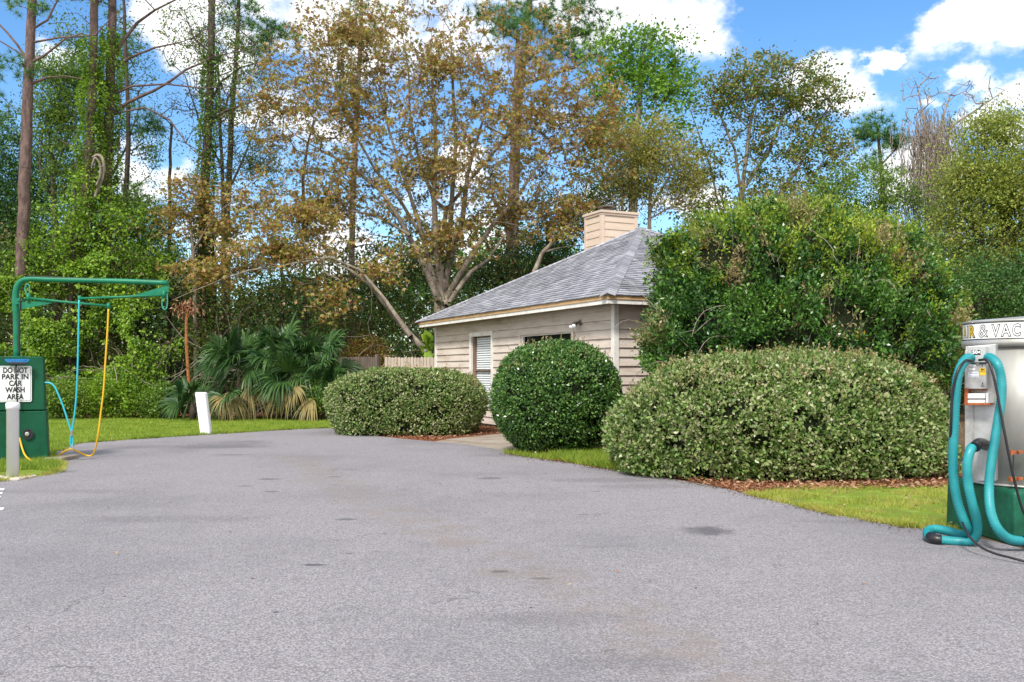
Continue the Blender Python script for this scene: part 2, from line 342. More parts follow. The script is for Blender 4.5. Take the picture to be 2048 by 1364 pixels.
M['siding'] = siding_mat('siding', (.38,.30,.245), (.59,.52,.455), (.66,.60,.54))
M['chimney_siding'] = siding_mat('chimney_siding', (.54,.43,.34), (.63,.51,.41), (.68,.56,.46))
M['white_trim'] = noise_col(mat('white_trim', rough=.6), [(.3,(.64,.61,.56)),(.6,(.82,.81,.77))], 4, 6)
M['ochre'] = noise_col(mat('ochre', rough=.6), [(.3,(.46,.28,.13)),(.6,(.58,.38,.19))], 3, 6)
M['soffit'] = mat('soffit', (.30,.25,.19), .8)
M['brown_wood'] = noise_col(mat('brown_wood', rough=.7), [(.3,(.10,.055,.035)),(.7,(.24,.15,.11))], 8, 6, stretch=(1,1,.2))
M['blind'] = mat('blind', (.84,.88,.90), .5)
def glass():
    m = mat('glass', (.9,.95,1), .03); n, l, b = nt(m)
    tr = N(n, 'ShaderNodeBsdfTransparent'); gl = N(n, 'ShaderNodeBsdfGlossy'); gl.inputs['Roughness'].default_value = .03
    ms = N(n, 'ShaderNodeMixShader'); ms.inputs[0].default_value = .12; l.new(tr.outputs[0], ms.inputs[1]); l.new(gl.outputs[0], ms.inputs[2])
    l.new(ms.outputs[0], n['Material Output'].inputs['Surface']); return m
M['glass'] = glass()
M['unlit_interior'] = mat('unlit_interior', (.012,.014,.016), .12)  # near-black gloss, paints the unlit interior behind the openings
def shingle_mat():
    m = mat('shingle', rough=.92, spec=.2); n, l, b = nt(m)
    g = N(n, 'ShaderNodeNewGeometry')
    r = N(n, 'ShaderNodeValToRGB'); e = r.color_ramp.elements
    e[0].position, e[0].color = 0, (.19,.195,.22,1); e[1].position, e[1].color = 1, (.33,.33,.36,1)
    x = e.new(.5); x.color = (.245,.25,.28,1)
    l.new(g.outputs['Random Per Island'], r.inputs[0])
    z = N(n, 'ShaderNodeTexNoise'); z.inputs['Scale'].default_value = 90; z.inputs['Detail'].default_value = 3; l.new(g.outputs['Position'], z.inputs['Vector'])
    z2 = N(n, 'ShaderNodeTexNoise'); z2.inputs['Scale'].default_value = .7; z2.inputs['Detail'].default_value = 5; l.new(g.outputs['Position'], z2.inputs['Vector'])
    a = N(n, 'ShaderNodeMath', operation='MULTIPLY_ADD'); a.inputs[1].default_value = .7; a.inputs[2].default_value = .3
    l.new(z.outputs['Fac'], a.inputs[0])
    a2 = N(n, 'ShaderNodeMath', operation='ADD'); l.new(a.outputs[0], a2.inputs[0]); l.new(z2.outputs['Fac'], a2.inputs[1])
    mx = N(n, 'ShaderNodeVectorMath', operation='SCALE'); l.new(r.outputs[0], mx.inputs[0]); l.new(a2.outputs[0], mx.inputs['Scale'])
    l.new(mx.outputs[0], b.inputs['Base Color'])
    bp = N(n, 'ShaderNodeBump'); bp.inputs['Strength'].default_value = .4; bp.inputs['Distance'].default_value = .004
    l.new(z.outputs['Fac'], bp.inputs['Height']); l.new(bp.outputs[0], b.inputs['Normal']); return m
M['shingle'] = shingle_mat()
M['fence_light'] = noise_col(mat('fence_light', rough=.9), [(.3,(.36,.29,.23)),(.7,(.56,.49,.41))], 3, 6, stretch=(4,4,.4))
M['fence_dark'] = noise_col(mat('fence_dark', rough=.9), [(.3,(.09,.07,.055)),(.7,(.20,.16,.13))], 3, 6, stretch=(4,4,.4))
M['green_paint'] = noise_col(mat('green_paint', rough=.5, spec=.22), [(.3,(.003,.045,.020)),(.5,(.004,.075,.034)),(.72,(.01,.10,.048))], 1.8, 7, .7, .08, 30)
M['green_boom'] = noise_col(mat('green_boom', rough=.42, spec=.3), [(.3,(.005,.13,.065)),(.7,(.015,.22,.115))], 3, 7, .7)
M['green_base'] = noise_col(mat('green_base', rough=.6, spec=.4), [(.3,(.002,.035,.018)),(.5,(.004,.085,.045)),(.66,(.008,.14,.075)),(.8,(.10,.25,.18))], 3.2, 9, .72, .35, 18)
M['steel'] = noise_col(mat('steel', rough=.5, metal=.55), [(.25,(.30,.29,.24)),(.5,(.44,.44,.42)),(.7,(.55,.56,.56))], 1.6, 9, .68, .05, 20, stretch=(1,1,.35))
M['steel_dull'] = noise_col(mat('steel_dull', rough=.45, metal=.6), [(.3,(.33,.31,.28)),(.55,(.52,.51,.49)),(.75,(.62,.62,.61))], 9, 8, .7)
M['steel_panel'] = noise_col(mat('steel_panel', rough=.42, metal=.6), [(.25,(.22,.21,.17)),(.38,(.47,.47,.44)),(.55,(.62,.63,.63)),(.7,(.70,.72,.74))], 3.2, 9, .7)
M['sign_white'] = mat('sign_white', (.82,.84,.82), .35)
M['ink'] = mat('ink', (.012,.012,.014), .5)
M['yellow'] = mat('yellow', (.80,.52,.03), .45)
M['blue_ink'] = mat('blue_ink', (.03,.07,.38), .5)
M['rust'] = noise_col(mat('rust', rough=.85), [(.3,(.16,.04,.015)),(.6,(.45,.13,.04)),(.75,(.55,.30,.16))], 16, 8, .7, .3, 50)
M['teal_hose'] = noise_col(mat('teal_hose', rough=.42, spec=.5), [(.3,(.008,.20,.23)),(.7,(.028,.33,.35))], 5, 5)
M['black_rubber'] = mat('black_rubber', (.014,.014,.017), .38)
M['black_plastic'] = mat('black_plastic', (.02,.02,.022), .5)
M['hose_cyan'] = mat('hose_cyan', (.03,.42,.52), .4)
M['hose_yellow'] = mat('hose_yellow', (.72,.42,.02), .4)
M['hose_green'] = mat('hose_green', (.03,.30,.20), .4)
M['brush_blue'] = mat('brush_blue', (.03,.22,.52), .8)
M['pvc'] = noise_col(mat('pvc', rough=.35), [(.3,(.88,.88,.89)),(.7,(.93,.93,.94))], 4)
M['chipped_white'] = noise_col(mat('chipped_white', rough=.6), [(.22,(.08,.07,.06)),(.33,(.80,.80,.82)),(.7,(.86,.86,.88))], 11, 6, .7)
M['lamp_glass'] = mat('lamp_glass', (.75,.78,.78), .1)
M['lamp_bronze'] = mat('lamp_bronze', (.16,.14,.12), .5, .3)
M['paint_white'] = noise_col(mat('paint_white', rough=.8), [(.35,(.35,.35,.36)),(.5,(.78,.78,.78))], 18)
M['grey_plate'] = mat('grey_plate', (.42,.42,.62), .5)
M['red_cap'] = mat('red_cap', (.35,.03,.05), .5)

# ------------------------------------------------------------------ ground
def poly_sheet(name, pts, z, m, lab=None, sub=None):
    me = bpy.data.meshes.new(name); me.from_pydata([(p[0], p[1], z) for p in pts], [], [tuple(range(len(pts)))])
    me.update()
    if me.polygons[0].normal.z < 0: me.flip_normals()
    return tag(link(name, me, m), kind='structure')
poly_sheet('ground', [(-400,-300),(400,-300),(400,900),(-400,900)], 0, M['soil'])
def crom2(pts, n=6): return [(p.x, p.y) for p in smoothpath([Vector((a, b, 0)) for a, b in pts], n)]
def GP(*ps): return [(G(*p).x, G(*p).y) for p in ps]
right_edge = GP((2600,1235),(2300,1170),(2035,1097),(1889,1064),(1849,1059),(1781,1051),(1644,1025),(1494,989),(1405,970),(1285,950),(1200,938),(1130,926),(1070,918),(1008,908))
pad_front = GP((1003,901),(935,890),(868,884))
far_edge = GP((800,878),(740,871),(690,863),(652,857),(560,861),(430,869),(350,874),(230,882),(140,890),(116,903),(112,917),(124,936),(110,947),(60,957),(0,964),(-90,975))
left_edge = [(-12.5,12.3),(-20,12.2),(-40,12)]
outline = crom2(right_edge, 4) + pad_front + crom2(far_edge, 4) + left_edge + [(-40,-30),(25,-30),(12,-2)]
RE = [G(2600,1235)]
poly_sheet('asphalt', outline, .012, M['asphalt'])
pad = poly_sheet('concrete_path', GP((1010,908),(1003,901),(935,890),(868,884),(900,878),(1000,868),(1060,868),(1080,900)), .008, M['concrete'])
# lawns: sheets plus blades
lawnA = GP((652,857),(560,861),(430,869),(350,874),(230,882),(140,890),(116,903),(112,917),(124,936),(110,947),(60,957),(0,964),(-90,975))
lawn_far = lawnA + [(-14,13),(-22,13),(-22,30.5),(-9,30),(-4.2,29.5),(-3.6,26)]
poly_sheet('lawn', lawn_far, .006, M['turf'])
lawn_near = GP((1889,1064),(1849,1059),(1781,1051),(1644,1025),(1494,989),(1560,975),(1880,971))+[(9,12.2),(14,12),(14,6.5),(9,6.5),(5.4,7.6)]
poly_sheet('lawn_strip', lawn_near, .007, M['turf'])
bed1 = GP((1494,989),(1405,970),(1285,950),(1200,938),(1130,926),(1070,918),(1008,908))
poly_sheet('mulch_bed', bed1+[(-.2,17.5),(1.6,18.6),(8,20),(9,12.2)]+GP((1880,974),(1560,978)), .004, M['mulch'])
poly_sheet('mulch_bed', GP((868,884),(800,878),(740,871),(690,863),(652,857))+[(-4.6,25.5),(-2.6,28),(-.2,24.4),(.0,22.6)]+GP((1003,868),(900,878)), .004, M['mulch'])

def inpoly(P, poly):
    x, y = P[:,0], P[:,1]; ins = np.zeros(len(P), bool); n = len(poly); j = n-1
    for i in range(n):
        xi, yi = poly[i]; xj, yj = poly[j]
        c = ((yi > y) != (yj > y)) & (x < (xj-xi)*(y-yi)/(yj-yi+1e-12)+xi); ins ^= c; j = i
    return ins
def unit(v): return v/np.maximum(np.linalg.norm(v, axis=1, keepdims=True), 1e-9)
def blades(poly, n, h, w, seed=1, keep=None):
    r = np.random.default_rng(seed); poly = np.array(poly)
    lo, hi = poly.min(0), poly.max(0); P = r.uniform(lo, hi, (n*3, 2)); P = P[inpoly(P, poly)][:n]
    if keep is not None: P = P[keep(P)]
    k = len(P); a = r.uniform(0, 2*np.pi, k); H = h*r.uniform(.5, 1.3, k); lean = r.normal(0, .5, (k, 2))*H[:,None]
    b = np.c_[P, np.zeros(k)]; s = np.c_[np.cos(a), np.sin(a), np.zeros(k)]*(w/2)
    t = np.c_[P+lean, H]
    V = np.stack([b-s, b+s, t], 1).reshape(-1, 3); F = np.arange(3*k).reshape(-1, 3)
    return np_mesh('grass', V, F)
def nse(P, s, ph=0):
    return np.sin(P[:,0]*s+ph)*np.cos(P[:,1]*s*1.3+ph*2)+.5*np.sin(P[:,0]*s*2.7+P[:,1]*s*2.1+ph)
near_poly = GP((1889,1062),(1849,1057),(1781,1049),(1644,1023),(1500,988),(1560,976),(1880,972))+[(7.5,12.4),(7.5,9.2),(5.4,9.1)]
tag(link('grass', blades(near_poly, 30000, .05, .007, 3, lambda P: nse(P, 3.1, 1)+.8*nse(P, 7.3, 2)+np.random.default_rng(1).normal(0,.3,len(P)) > -.05), M['grass_dry']), 'short yellow green grass on the strip in front of the long hedge', 'grass', kind='stuff')
far_poly = GP((652,856),(560,860),(430,868),(350,873),(230,881),(140,889),(116,902),(112,916))+[(-8.5,16.4),(-14,17),(-14,30),(-4.2,29.6),(-3.8,25)]
tag(link('grass', blades(far_poly, 90000, .06, .013, 4), M['grass_blade']), 'bright green lawn strip at the foot of the woods', 'grass', kind='stuff')
isl_poly = GP((112,917),(122,936),(108,945),(60,940),(0,945),(-90,955),(-90,925),(95,920))
tag(link('grass', blades(isl_poly, 9000, .10, .010, 5), M['grass_blade']), 'ragged grass round the foot of the green wash cabinet', 'grass', kind='stuff')
weed_poly = GP((1100,915),(1130,925),(1200,936),(1240,944),(1300,950),(1260,925),(1200,905),(1100,908))
tag(link('weeds', blades(weed_poly, 9000, .13, .014, 6), M['grass_blade']), 'bright green weeds between the round bush and the long hedge', 'weeds', kind='stuff')
weed2 = GP((1005,908),(1060,917),(1110,923),(1100,912),(1010,903))
tag(link('weeds', blades(weed2, 1200, .09, .010, 8), M['grass_blade']), 'thin weeds at the edge of the asphalt under the round bush', 'weeds', kind='stuff')

# ------------------------------------------------------------------ leaves and branches
def leaves(P, D, L, W=.5, fold=.25, rng=None, three=False, UP=None):
    """P positions, D unit leaf axis, L lengths. One folded rhombus each (or three fanned ones)."""
    rng = rng or RNG; k = len(P); L = np.broadcast_to(L, (k,))[:,None]
    up = unit(rng.normal(0, 1, (k, 3))+(np.array([0,0,1.2]) if UP is None else UP)); S = unit(np.cross(D, up)); Nn = np.cross(S, D)
    out = []
    for ang in ((-.75, 0, .75) if three else (0,)):
        d = D*math.cos(ang)+S*math.sin(ang); s = np.cross(Nn, d); wl = (.34 if three else W)
        Lk = L*(1 if ang == 0 else .8)
        a = P; c = P+d*Lk; m = P+d*Lk*.45+Nn*(Lk*wl*fold)
        out.append(np.stack([a, m+s*Lk*wl*.5, c, m-s*Lk*wl*.5], 1))
    V = np.concatenate(out, 1).reshape(-1, 3); F = np.arange(len(V)).reshape(-1, 4)
    return V, F
def merge(parts):
    Vs, Fs, b = [], [], 0
    for V, F in parts: Vs.append(V); Fs.append(F+b); b += len(V)
    return np.concatenate(Vs), np.concatenate(Fs)

def seg_tubes(A, B, ra, rb, n=6):
    k = len(A); d = unit(B-A); ref = np.tile([1.0, .13, .05], (k, 1)); bad = np.abs((d*ref).sum(1)) > .9
    ref[bad] = [0, 1, 0]; u = unit(np.cross(d, ref)); w = np.cross(d, u)
    ang = 2*np.pi*np.arange(n)/n; ca, sa = np.cos(ang), np.sin(ang)
    ring = u[:,None,:]*ca[None,:,None]+w[:,None,:]*sa[None,:,None]
    V = np.concatenate([A[:,None]+ring*ra[:,None,None], B[:,None]+ring*rb[:,None,None]], 1).reshape(-1, 3)
    j = np.arange(n); f = np.stack([j, (j+1)%n, (j+1)%n+n, j+n], 1)
    F = (f[None]+(np.arange(k)*2*n)[:,None,None]).reshape(-1, 4)
    return V, F
def skeleton(trunks, attract, rng, seg=.55, tip=.009, ex=2.25, zpen=.5, bend=.12, sag=0):
    """trunks: list of (points, radii). attract: points the branches must reach. Returns nodes, parents, radii."""
    pos, par, mr = [], [], []
    for pts, rad in trunks:
        pts = [np.array(p, float) for p in pts]
        start = -1
        if pos:
            D = np.linalg.norm(np.array(pos)-pts[0], axis=1); start = int(D.argmin())
        last = start
        for i, p in enumerate(pts):
            if i == 0: pos.append(p); par.append(last); mr.append(rad[0]); last = len(pos)-1; continue
            q = pts[i-1]; m = max(1, int(np.linalg.norm(p-q)/seg))
            for k in range(1, m+1):
                t = k/m; x = q+(p-q)*t+rng.normal(0, .012, 3)*(1 if t < 1 else 0)
                pos.append(x); par.append(last); mr.append(rad[i-1]+(rad[i]-rad[i-1])*t); last = len(pos)-1
    if len(attract):
        T = np.array(pos); d0 = np.array([np.min(np.linalg.norm(T-a, axis=1)) for a in attract])
        cap = len(pos)+len(attract)*40; buf = np.zeros((cap, 3)); n = len(pos); buf[:n] = T
        for i in np.argsort(d0):
            a = attract[i]; v = a-buf[:n]; d = np.linalg.norm(v, axis=1)
            c = d+zpen*np.maximum(0, buf[:n,2]-a[2]+.25*d); j = int(c.argmin()); q = buf[j].copy()
            L = np.linalg.norm(a-q); m = max(1, min(30, int(round(L/seg))))
            off = rng.normal(0, bend*L, 3); off[2] = abs(off[2])*.8-sag*L; last = j
            for k in range(1, m+1):
                t = k/m; x = q+(a-q)*t+off*(4*t*(1-t))*.5+rng.normal(0, .03, 3)
                buf[n] = x; par.append(last); mr.append(0); last = n; n += 1
        P = buf[:n]
    else: P = np.array(pos)
    par = np.array(par); r = np.zeros(len(P)); kids = np.zeros(len(P))
    for i in range(len(P)-1, -1, -1):
        if r[i] == 0: r[i] = tip**ex
        if par[i] >= 0: r[par[i]] += r[i]
    rad = r**(1/ex); mr = np.array(mr); rad = np.where(mr > 0, mr, rad)
    for i in range(len(P)):
        if par[i] >= 0: rad[i] = min(rad[i], rad[par[i]])
    return P, par, rad
def skel_mesh(P, par, rad, n=6, thick=1):
    i = np.where(par >= 0)[0]; d = par[i]
    # a side branch starts at its own radius, not its parent's
    return seg_tubes(P[d], P[i], np.minimum(rad[d], rad[i]*1.25)*thick, rad[i]*thick, n)
def ell_pts(rng, c, r, n, shell=.45):
    d = unit(rng.normal(0, 1, (n, 3))); t = rng.uniform(shell, 1, n)[:,None]**.7
    return np.array(c)+d*t*np.array(r)
def pxe(px, py, Y, rx, ry, ryY=None):
    """ellipsoid whose centre and half-sizes are read off at distance Y: (centre, radii)"""
    s = Y/FPX; return tuple(at(px, py, Y)), (rx*s, ryY if ryY else (rx+ry)/2*s*.85, ry*s)

def tree(name, label, cat, base, trunks, crowns, lm, bm, nclus, nleaf, lsize, spread=.35, seed=0, three=False, droop=0, W=.5, tip=.009, group=None,
         sub=6, zpen=.5, bend=.12, pine=False, extra=None, shell=.45, crown_name='crown'):
    """crowns: list of (centre, radii, weight)"""
    rng = np.random.default_rng(seed+100)
    root = thing(name, label, cat, base, group)
    tot = sum(c[2] for c in crowns) if crowns else 1; A = []
    for c, r, w in crowns: A.append(ell_pts(rng, c, r, max(1, int(nclus*w/tot)), shell))
    A = np.concatenate(A) if A else np.zeros((0, 3))
    A = A[A[:,2] > base[2]+.4] if len(A) else A
    P, par, rad = skeleton(trunks, A, rng, tip=tip, zpen=zpen, bend=bend)
    V, F = skel_mesh(P, par, rad, sub)
    link('trunk', np_mesh('trunk', V, F), bm, root, smooth=True)
    if len(A) and nleaf:
        per = nleaf; k = len(A)*per
        if pine:
            # tufts: several needle bursts round each tip
            nt_ = 5; tc = np.repeat(A, nt_, 0)+rng.normal(0, spread, (len(A)*nt_, 3))*[1,1,.6]
            kk = per; C = np.repeat(tc, kk, 0); D = unit(rng.normal(0, 1, (len(C), 3))+[0,0,.35])
            Lz = lsize*rng.uniform(.7, 1.15, len(C)); S = unit(np.cross(D, rng.normal(0, 1, (len(C), 3))))*W/2
            V = np.stack([C-S, C+S, C+D*Lz[:,None]], 1).reshape(-1, 3); F = np.arange(len(V)).reshape(-1, 3)
            link(crown_name, np_mesh('crown', V, F), lm, root)
        else:
            sz = rng.lognormal(0, .35, len(A)); cnt = np.maximum(3, (per*rng.uniform(.35, 1.6, len(A)))).astype(int)
            idx = np.repeat(np.arange(len(A)), cnt); k = len(idx)
            off = rng.normal(0, 1, (k, 3))*(spread*sz[idx])[:,None]*[1, 1, .62]
            C = A[idx]+off; D = unit(rng.normal(0, 1, (k, 3))+off/(spread)*.4+np.array([0, 0, .15-droop]))
            V, F = leaves(C, D, lsize*rng.uniform(.6, 1.25, k), W, rng=rng, three=three)
            link(crown_name, np_mesh('crown', V, F), lm, root)
    return root, P, A
def limb(*p, Y): return [tuple(at(x, y, Y+(d[0] if d else 0))) for (x, y, *d) in p]

# ------------------------------------------------------------------ the house
D0 = 18.2
TH = math.atan(864/FPX)
ES = Vector((-math.sin(TH), math.cos(TH), 0)); EO = Vector((math.cos(TH), math.sin(TH), 0))   # along the long face; across
PC = Vector((192/FPX*D0, D0, 0))
def H(s, o, z): return PC+ES*s+EO*o+Vector((0, 0, z))
LEN, WID, OV = .616*D0, .43*D0, .42
ZE = CAMZ+152/FPX*D0       # top of fascia
ZF = ZE-.165               # underside
RISE = .1306*D0; AP = (LEN/2, .2417*D0)
house = thing('house', 'small taupe clapboard house with grey shingle hip roof and tan chimney behind the bushes', 'house', H(0, 0, 0))
WT = ZF+.03
def wall_px(px, o=OV):
    """s on the long wall under an image column"""
    k = (px-CX)/FPX; p = PC+EO*o
    return (p.x-k*p.y)/(k*ES.y-ES.x)
def zat(px, py, o=OV): return CAMZ+(HY-py)/FPX*H(wall_px(px, o), o, 0).y
win = (wall_px(988), wall_px(942), zat(965, 812), zat(965, 664))      # s0,s1,z0,z1 outer trim
dor = (wall_px(1150), wall_px(1040), .12, zat(1060, 660))
EXP = .188
def lap_wall(name, P0, du, dn, L, ztop, holes=()):
    """lapped boards along du, facing dn, from P0"""
    mb = MB(); z = .10; P0 = Vector(P0)
    while z < ztop-.01:
        z1 = min(z+EXP, ztop)
        cuts = sorted({z, z1, *[h for q in holes for h in q[2:4] if z < h < z1]})
        for a, b in zip(cuts[:-1], cuts[1:]):
            spans = [(0, L)]
            for q in holes:
                if q[2]-1e-6 <= a and b <= q[3]+1e-6:
                    spans = [s for x0, x1 in spans for s in ((x0, min(x1, q[0])), (max(x0, q[1]), x1)) if s[1]-s[0] > .01]
            for x0, x1 in spans:
                # boards are butted at random lengths
                xs = [x0]
                while x1-xs[-1] > 3.2: xs.append(xs[-1]+random.uniform(1.6, 2.8))
                xs.append(x1)
                for u0, u1 in zip(xs[:-1], xs[1:]):
                    u1 -= .003
                    f = lambda u, zz: P0+du*u+dn*(.032*(1-(zz-z)/EXP)+.004)+Vector((0,0,zz))
                    bk = lambda u, zz: P0+du*u+Vector((0,0,zz))
                    mb.add([f(u0,a), f(u1,a), f(u1,b), f(u0,b), bk(u0,a), bk(u1,a)], [(0,1,2,3),(4,5,1,0)])
        z = z1
    return mb
holes = [(win[0]-OV, win[1]-OV, win[2], win[3]), (dor[0]-OV, dor[1]-OV, dor[2], dor[3])]
LW = LEN-2*OV; WW = WID-2*OV
lap_wall('w', H(OV, OV, 0), ES, -EO, LW, WT, holes).build('wall', M['siding'], house)
lap_wall('w', H(OV, OV, 0), EO, -ES, WW, WT).build('wall', M['siding'], house)
lap_wall('w', H(OV+LW, OV, 0), EO, ES, WW, WT).build('wall', M['siding'], house)
lap_wall('w', H(OV, OV+WW, 0), ES, EO, LW, WT).build('wall', M['siding'], house)
mb = MB(); mb.frame_box(H(OV+.06, OV+.06, 0), ES*(LW-.12), EO*(WW-.12), (0,0,.1)); mb.build('slab', M['concrete'], house)
for (s, o, ds, do) in ((OV, OV, -1, -1), (OV+LW, OV, 1, -1), (OV, OV+WW, -1, 1)):
    mb = MB()
    a = H(s, o, .08)
    mb.frame_box(a+EO*(do*.002), ES*(-ds*.085), EO*(do*.045), (0,0,WT-.08))
    mb.frame_box(a+ES*(ds*.003)+EO*(do*.047), EO*(-do*.11), ES*(ds*.042), (0,0,WT-.08))
    mb.build('corner_board', M['white_trim'], house)
# soffit
mb = MB(); mb.frame_box(H(.02, .02, ZF+.02), ES*(LEN-.04), EO*(WID-.04), (0,0,.02)); mb.build('soffit', M['soffit'], house)
# fascia in two steps: ochre drip board over grey-white board
for nm, m_, z0, z1, out in (('fascia', M['white_trim'], ZF, ZF+.088, 0), ('drip_board', M['ochre'], ZF+.088, ZE-.004, .02)):
    mb = MB(); t = .025
    mb.frame_box(H(-out, -out, z0), ES*(LEN+2*out), EO*t, (0,0,z1-z0))
    mb.frame_box(H(-out, WID+out-t, z0), ES*(LEN+2*out), EO*t, (0,0,z1-z0))
    mb.frame_box(H(-out, -out+t, z0), ES*t, EO*(WID+2*out-2*t), (0,0,z1-z0))
    mb.frame_box(H(LEN+out-t, -out+t, z0), ES*t, EO*(WID+2*out-2*t), (0,0,z1-z0))
    mb.build(nm, m_, house)
# roof: courses of single shingles on each slope
ex = .045
corn = [H(-ex,-ex,ZE), H(LEN+ex,-ex,ZE), H(LEN+ex,WID+ex,ZE), H(-ex,WID+ex,ZE)]
APX = H(AP[0], AP[1], ZE+RISE)
roof_me = MB()
for i in range(4):
    roof_me.add([corn[i], corn[(i+1)%4], APX], [(0,1,2)])
roof_me.add(corn, [(3,2,1,0)])
roof = roof_me.build('roof', M['shingle'], house)
def shingle_slope(A, B, C):
    """A,B eave ends, C apex; thin tabs, each lapped over the one below"""
    u = (B-A).normalized(); L = (B-A).length; ca = (C-A).dot(u); v = (C-A)-u*ca; SL = v.length; v = v/SL; n = u.cross(v).normalized()
    if n.z < 0: n = -n
    V, F = [], []; rows = int(SL/.14); e = SL/rows; rng = random.Random(3)
    for r in range(rows):
        v0, v1 = r*e, (r+1)*e
        l0, l1 = ca*v0/SL, ca*v1/SL; r0, r1 = L-(L-ca)*v0/SL, L-(L-ca)*v1/SL
        x = l0+rng.uniform(-.3, 0)
        while x < r0:
            w = rng.uniform(.16, .34); a, b = max(x, l0), min(x+w, r0)
            if b-a > .01:
                a1, b1 = max(a, l1), min(b, r1)
                if a1 > b1: a1 = b1 = max(min((a+b)/2, r1), l1)
                lift = rng.choice((.020, .027)); dv = rng.choice((0, -.006))
                p = [A+u*a+v*(v0+dv)+n*lift, A+u*b+v*(v0+dv)+n*lift, A+u*b1+v*(v1+.004)+n*.003, A+u*a1+v*(v1+.004)+n*.003, A+u*a+v*(v0+dv)+n*.001, A+u*b+v*(v0+dv)+n*.001]
                k = len(V); V += p; F += [(k, k+1, k+2, k+3), (k+4, k+5, k+1, k)]
            x += w+.004
    return V, F
SV, SF = [], []
for i in range(4):
    v_, f_ = shingle_slope(corn[i], corn[(i+1)%4], APX); k = len(SV); SV += v_; SF += [tuple(k+j for j in f) for f in f_]
mb = MB(); mb.v = SV; mb.f = SF; mb.m = [0]*len(SF)
mb.build('shingle_courses', M['shingle'], roof)
# hip caps
mb = MB()
def nrm(A, B, C):
    n = (B-A).cross(C-A).normalized(); return n if n.z > 0 else -n
ns = [nrm(corn[i], corn[(i+1)%4], APX) for i in range(4)]
for i in range(4):
    c = corn[i]; d = (APX-c); L = d.length; d = d/L; nA, nB = ns[i], ns[i-1]
    sa = nA.cross(d); sa = sa if (corn[(i+1)%4]-c).dot(sa) > 0 else -sa
    sb = nB.cross(d); sb = sb if (corn[i-1]-c).dot(sb) > 0 else -sb
    nm_ = (nA+nB).normalized(); k = int(L/.15)
    for j in range(k):
        t0, t1 = j*L/k, (j+1)*L/k+.02
        def rowp(t, h): return [c+d*t+sa*.16+nA*(h), c+d*t+sa*.05+nA*(h+.012), c+d*t+nm_*(h+.022), c+d*t+sb*.05+nB*(h+.012), c+d*t+sb*.16+nB*h]
        a = rowp(t0, .030); b = rowp(t1, .016); e_ = rowp(t0, .012)
        mb.add(a+b+e_, [(q, q+1, q+6, q+5) for q in range(4)]+[(10+q, 11+q, q+1, q) for q in range(4)])
mb.build('hip_cap', M['shingle'], roof)
# chimney
cs, co = .5157*D0, .2969*D0
CL, CW = 1.02, 1.28      # along s, along o
CZ0, CZT = ZE+.2, CAMZ+(HY-421)/FPX*29.0
chim = MB()
chim.frame_box(H(cs+.02, co+.02, CZ0), ES*(CL-.04), EO*(CW-.04), (0,0,CZT-CZ0-.02)); chim = chim.build('chimney', M['chimney_siding'], house)
cb = MB(); z = CZT-.10
while z > CZ0+.3:
    z0 = z-.235
    for P0, du, dn, L in ((H(cs, co, 0), ES, -EO, CL), (H(cs, co, 0), EO, -ES, CW), (H(cs+CL, co, 0), EO, ES, CW)):
        f = lambda u, zz, k: P0+du*u+dn*k+Vector((0,0,zz))
        cb.add([f(.0,z0,.022), f(L,z0,.022), f(L,z,.004), f(0,z,.004), f(0,z0,0), f(L,z0,0)], [(0,1,2,3),(4,5,1,0)])
    z = z0
cb.build('chimney_boards', M['chimney_siding'], chim)
ct = MB()
for s, o, ds, do in ((cs,co,1,1),(cs+CL,co,-1,1),(cs,co+CW,1,-1),(cs+CL,co+CW,-1,-1)):
    a = H(s, o, CZ0)-ES*ds*.034-EO*do*.034
    ct.frame_box(a, ES*ds*.12, EO*do*.12, (0,0,CZT-CZ0-.06))
ct.build('chimney_trim', M['chimney_siding'], chim)
cc = MB(); cc.frame_box(H(cs-.075, co-.075, CZT-.06), ES*(CL+.15), EO*(CW+.15), (0,0,.075)); cc.frame_box(H(cs-.045, co-.045, CZT-.13), ES*(CL+.09), EO*(CW+.09), (0,0,.07))
cc.build('chimney_cap', M['chimney_siding'], chim, bevel=.006)
fl = MB(); fc = H(cs+CL/2, co+CW/2-.15, CZT)
fl.lathe(fc, [(.14,0),(.14,.12),(.16,.13),(.16,.145)], 20); fl.lathe(fc, [(.10,.2),(.30,.21),(.27,.235),(.08,.27)], 24)
for a in (0, 2.1, 4.2): fl.frame_box(fc+Vector((.13*math.cos(a)-.01, .13*math.sin(a)-.01, .13)), (.02,0,0), (0,.02,0), (0,0,.08))
fl.build('flue_cap', M['lamp_bronze'], chim, smooth=False)
# window
def W_(s, z, d): return H(s, OV, z)-EO*d
def trim_frame(q, w, d0, d1, bottom=True):
    mb = MB(); s0, s1, z0, z1 = q
    mb.frame_box(W_(s0, z1-w*1.1, d0), ES*(s1-s0), -EO*(d1-d0), (0,0,w*1.1))
    zb = z0+(w if bottom else 0)
    mb.frame_box(W_(s0, zb, d0), ES*w, -EO*(d1-d0), (0,0,z1-w*1.1-zb)); mb.frame_box(W_(s1-w, zb, d0), ES*w, -EO*(d1-d0), (0,0,z1-w*1.1-zb))
    if bottom: mb.frame_box(W_(s0, z0, d0), ES*(s1-s0), -EO*(d1-d0), (0,0,w))
    return mb
window = trim_frame(win, .10, -.02, .055).build('window', M['white_trim'], house, bevel=.004)
wi = (win[0]+.10, win[1]-.10, win[2]+.10, win[3]-.11)
mb = MB()
mb.frame_box(W_(wi[1]-.15, wi[2], -.07), ES*.15, -EO*.055, (0,0,wi[3]-wi[2]))        # deep brown jamb on the far side
mb.frame_box(W_(wi[0], wi[2], -.07), ES*.02, -EO*.05, (0,0,wi[3]-wi[2]))
zm = zat(965, 741)
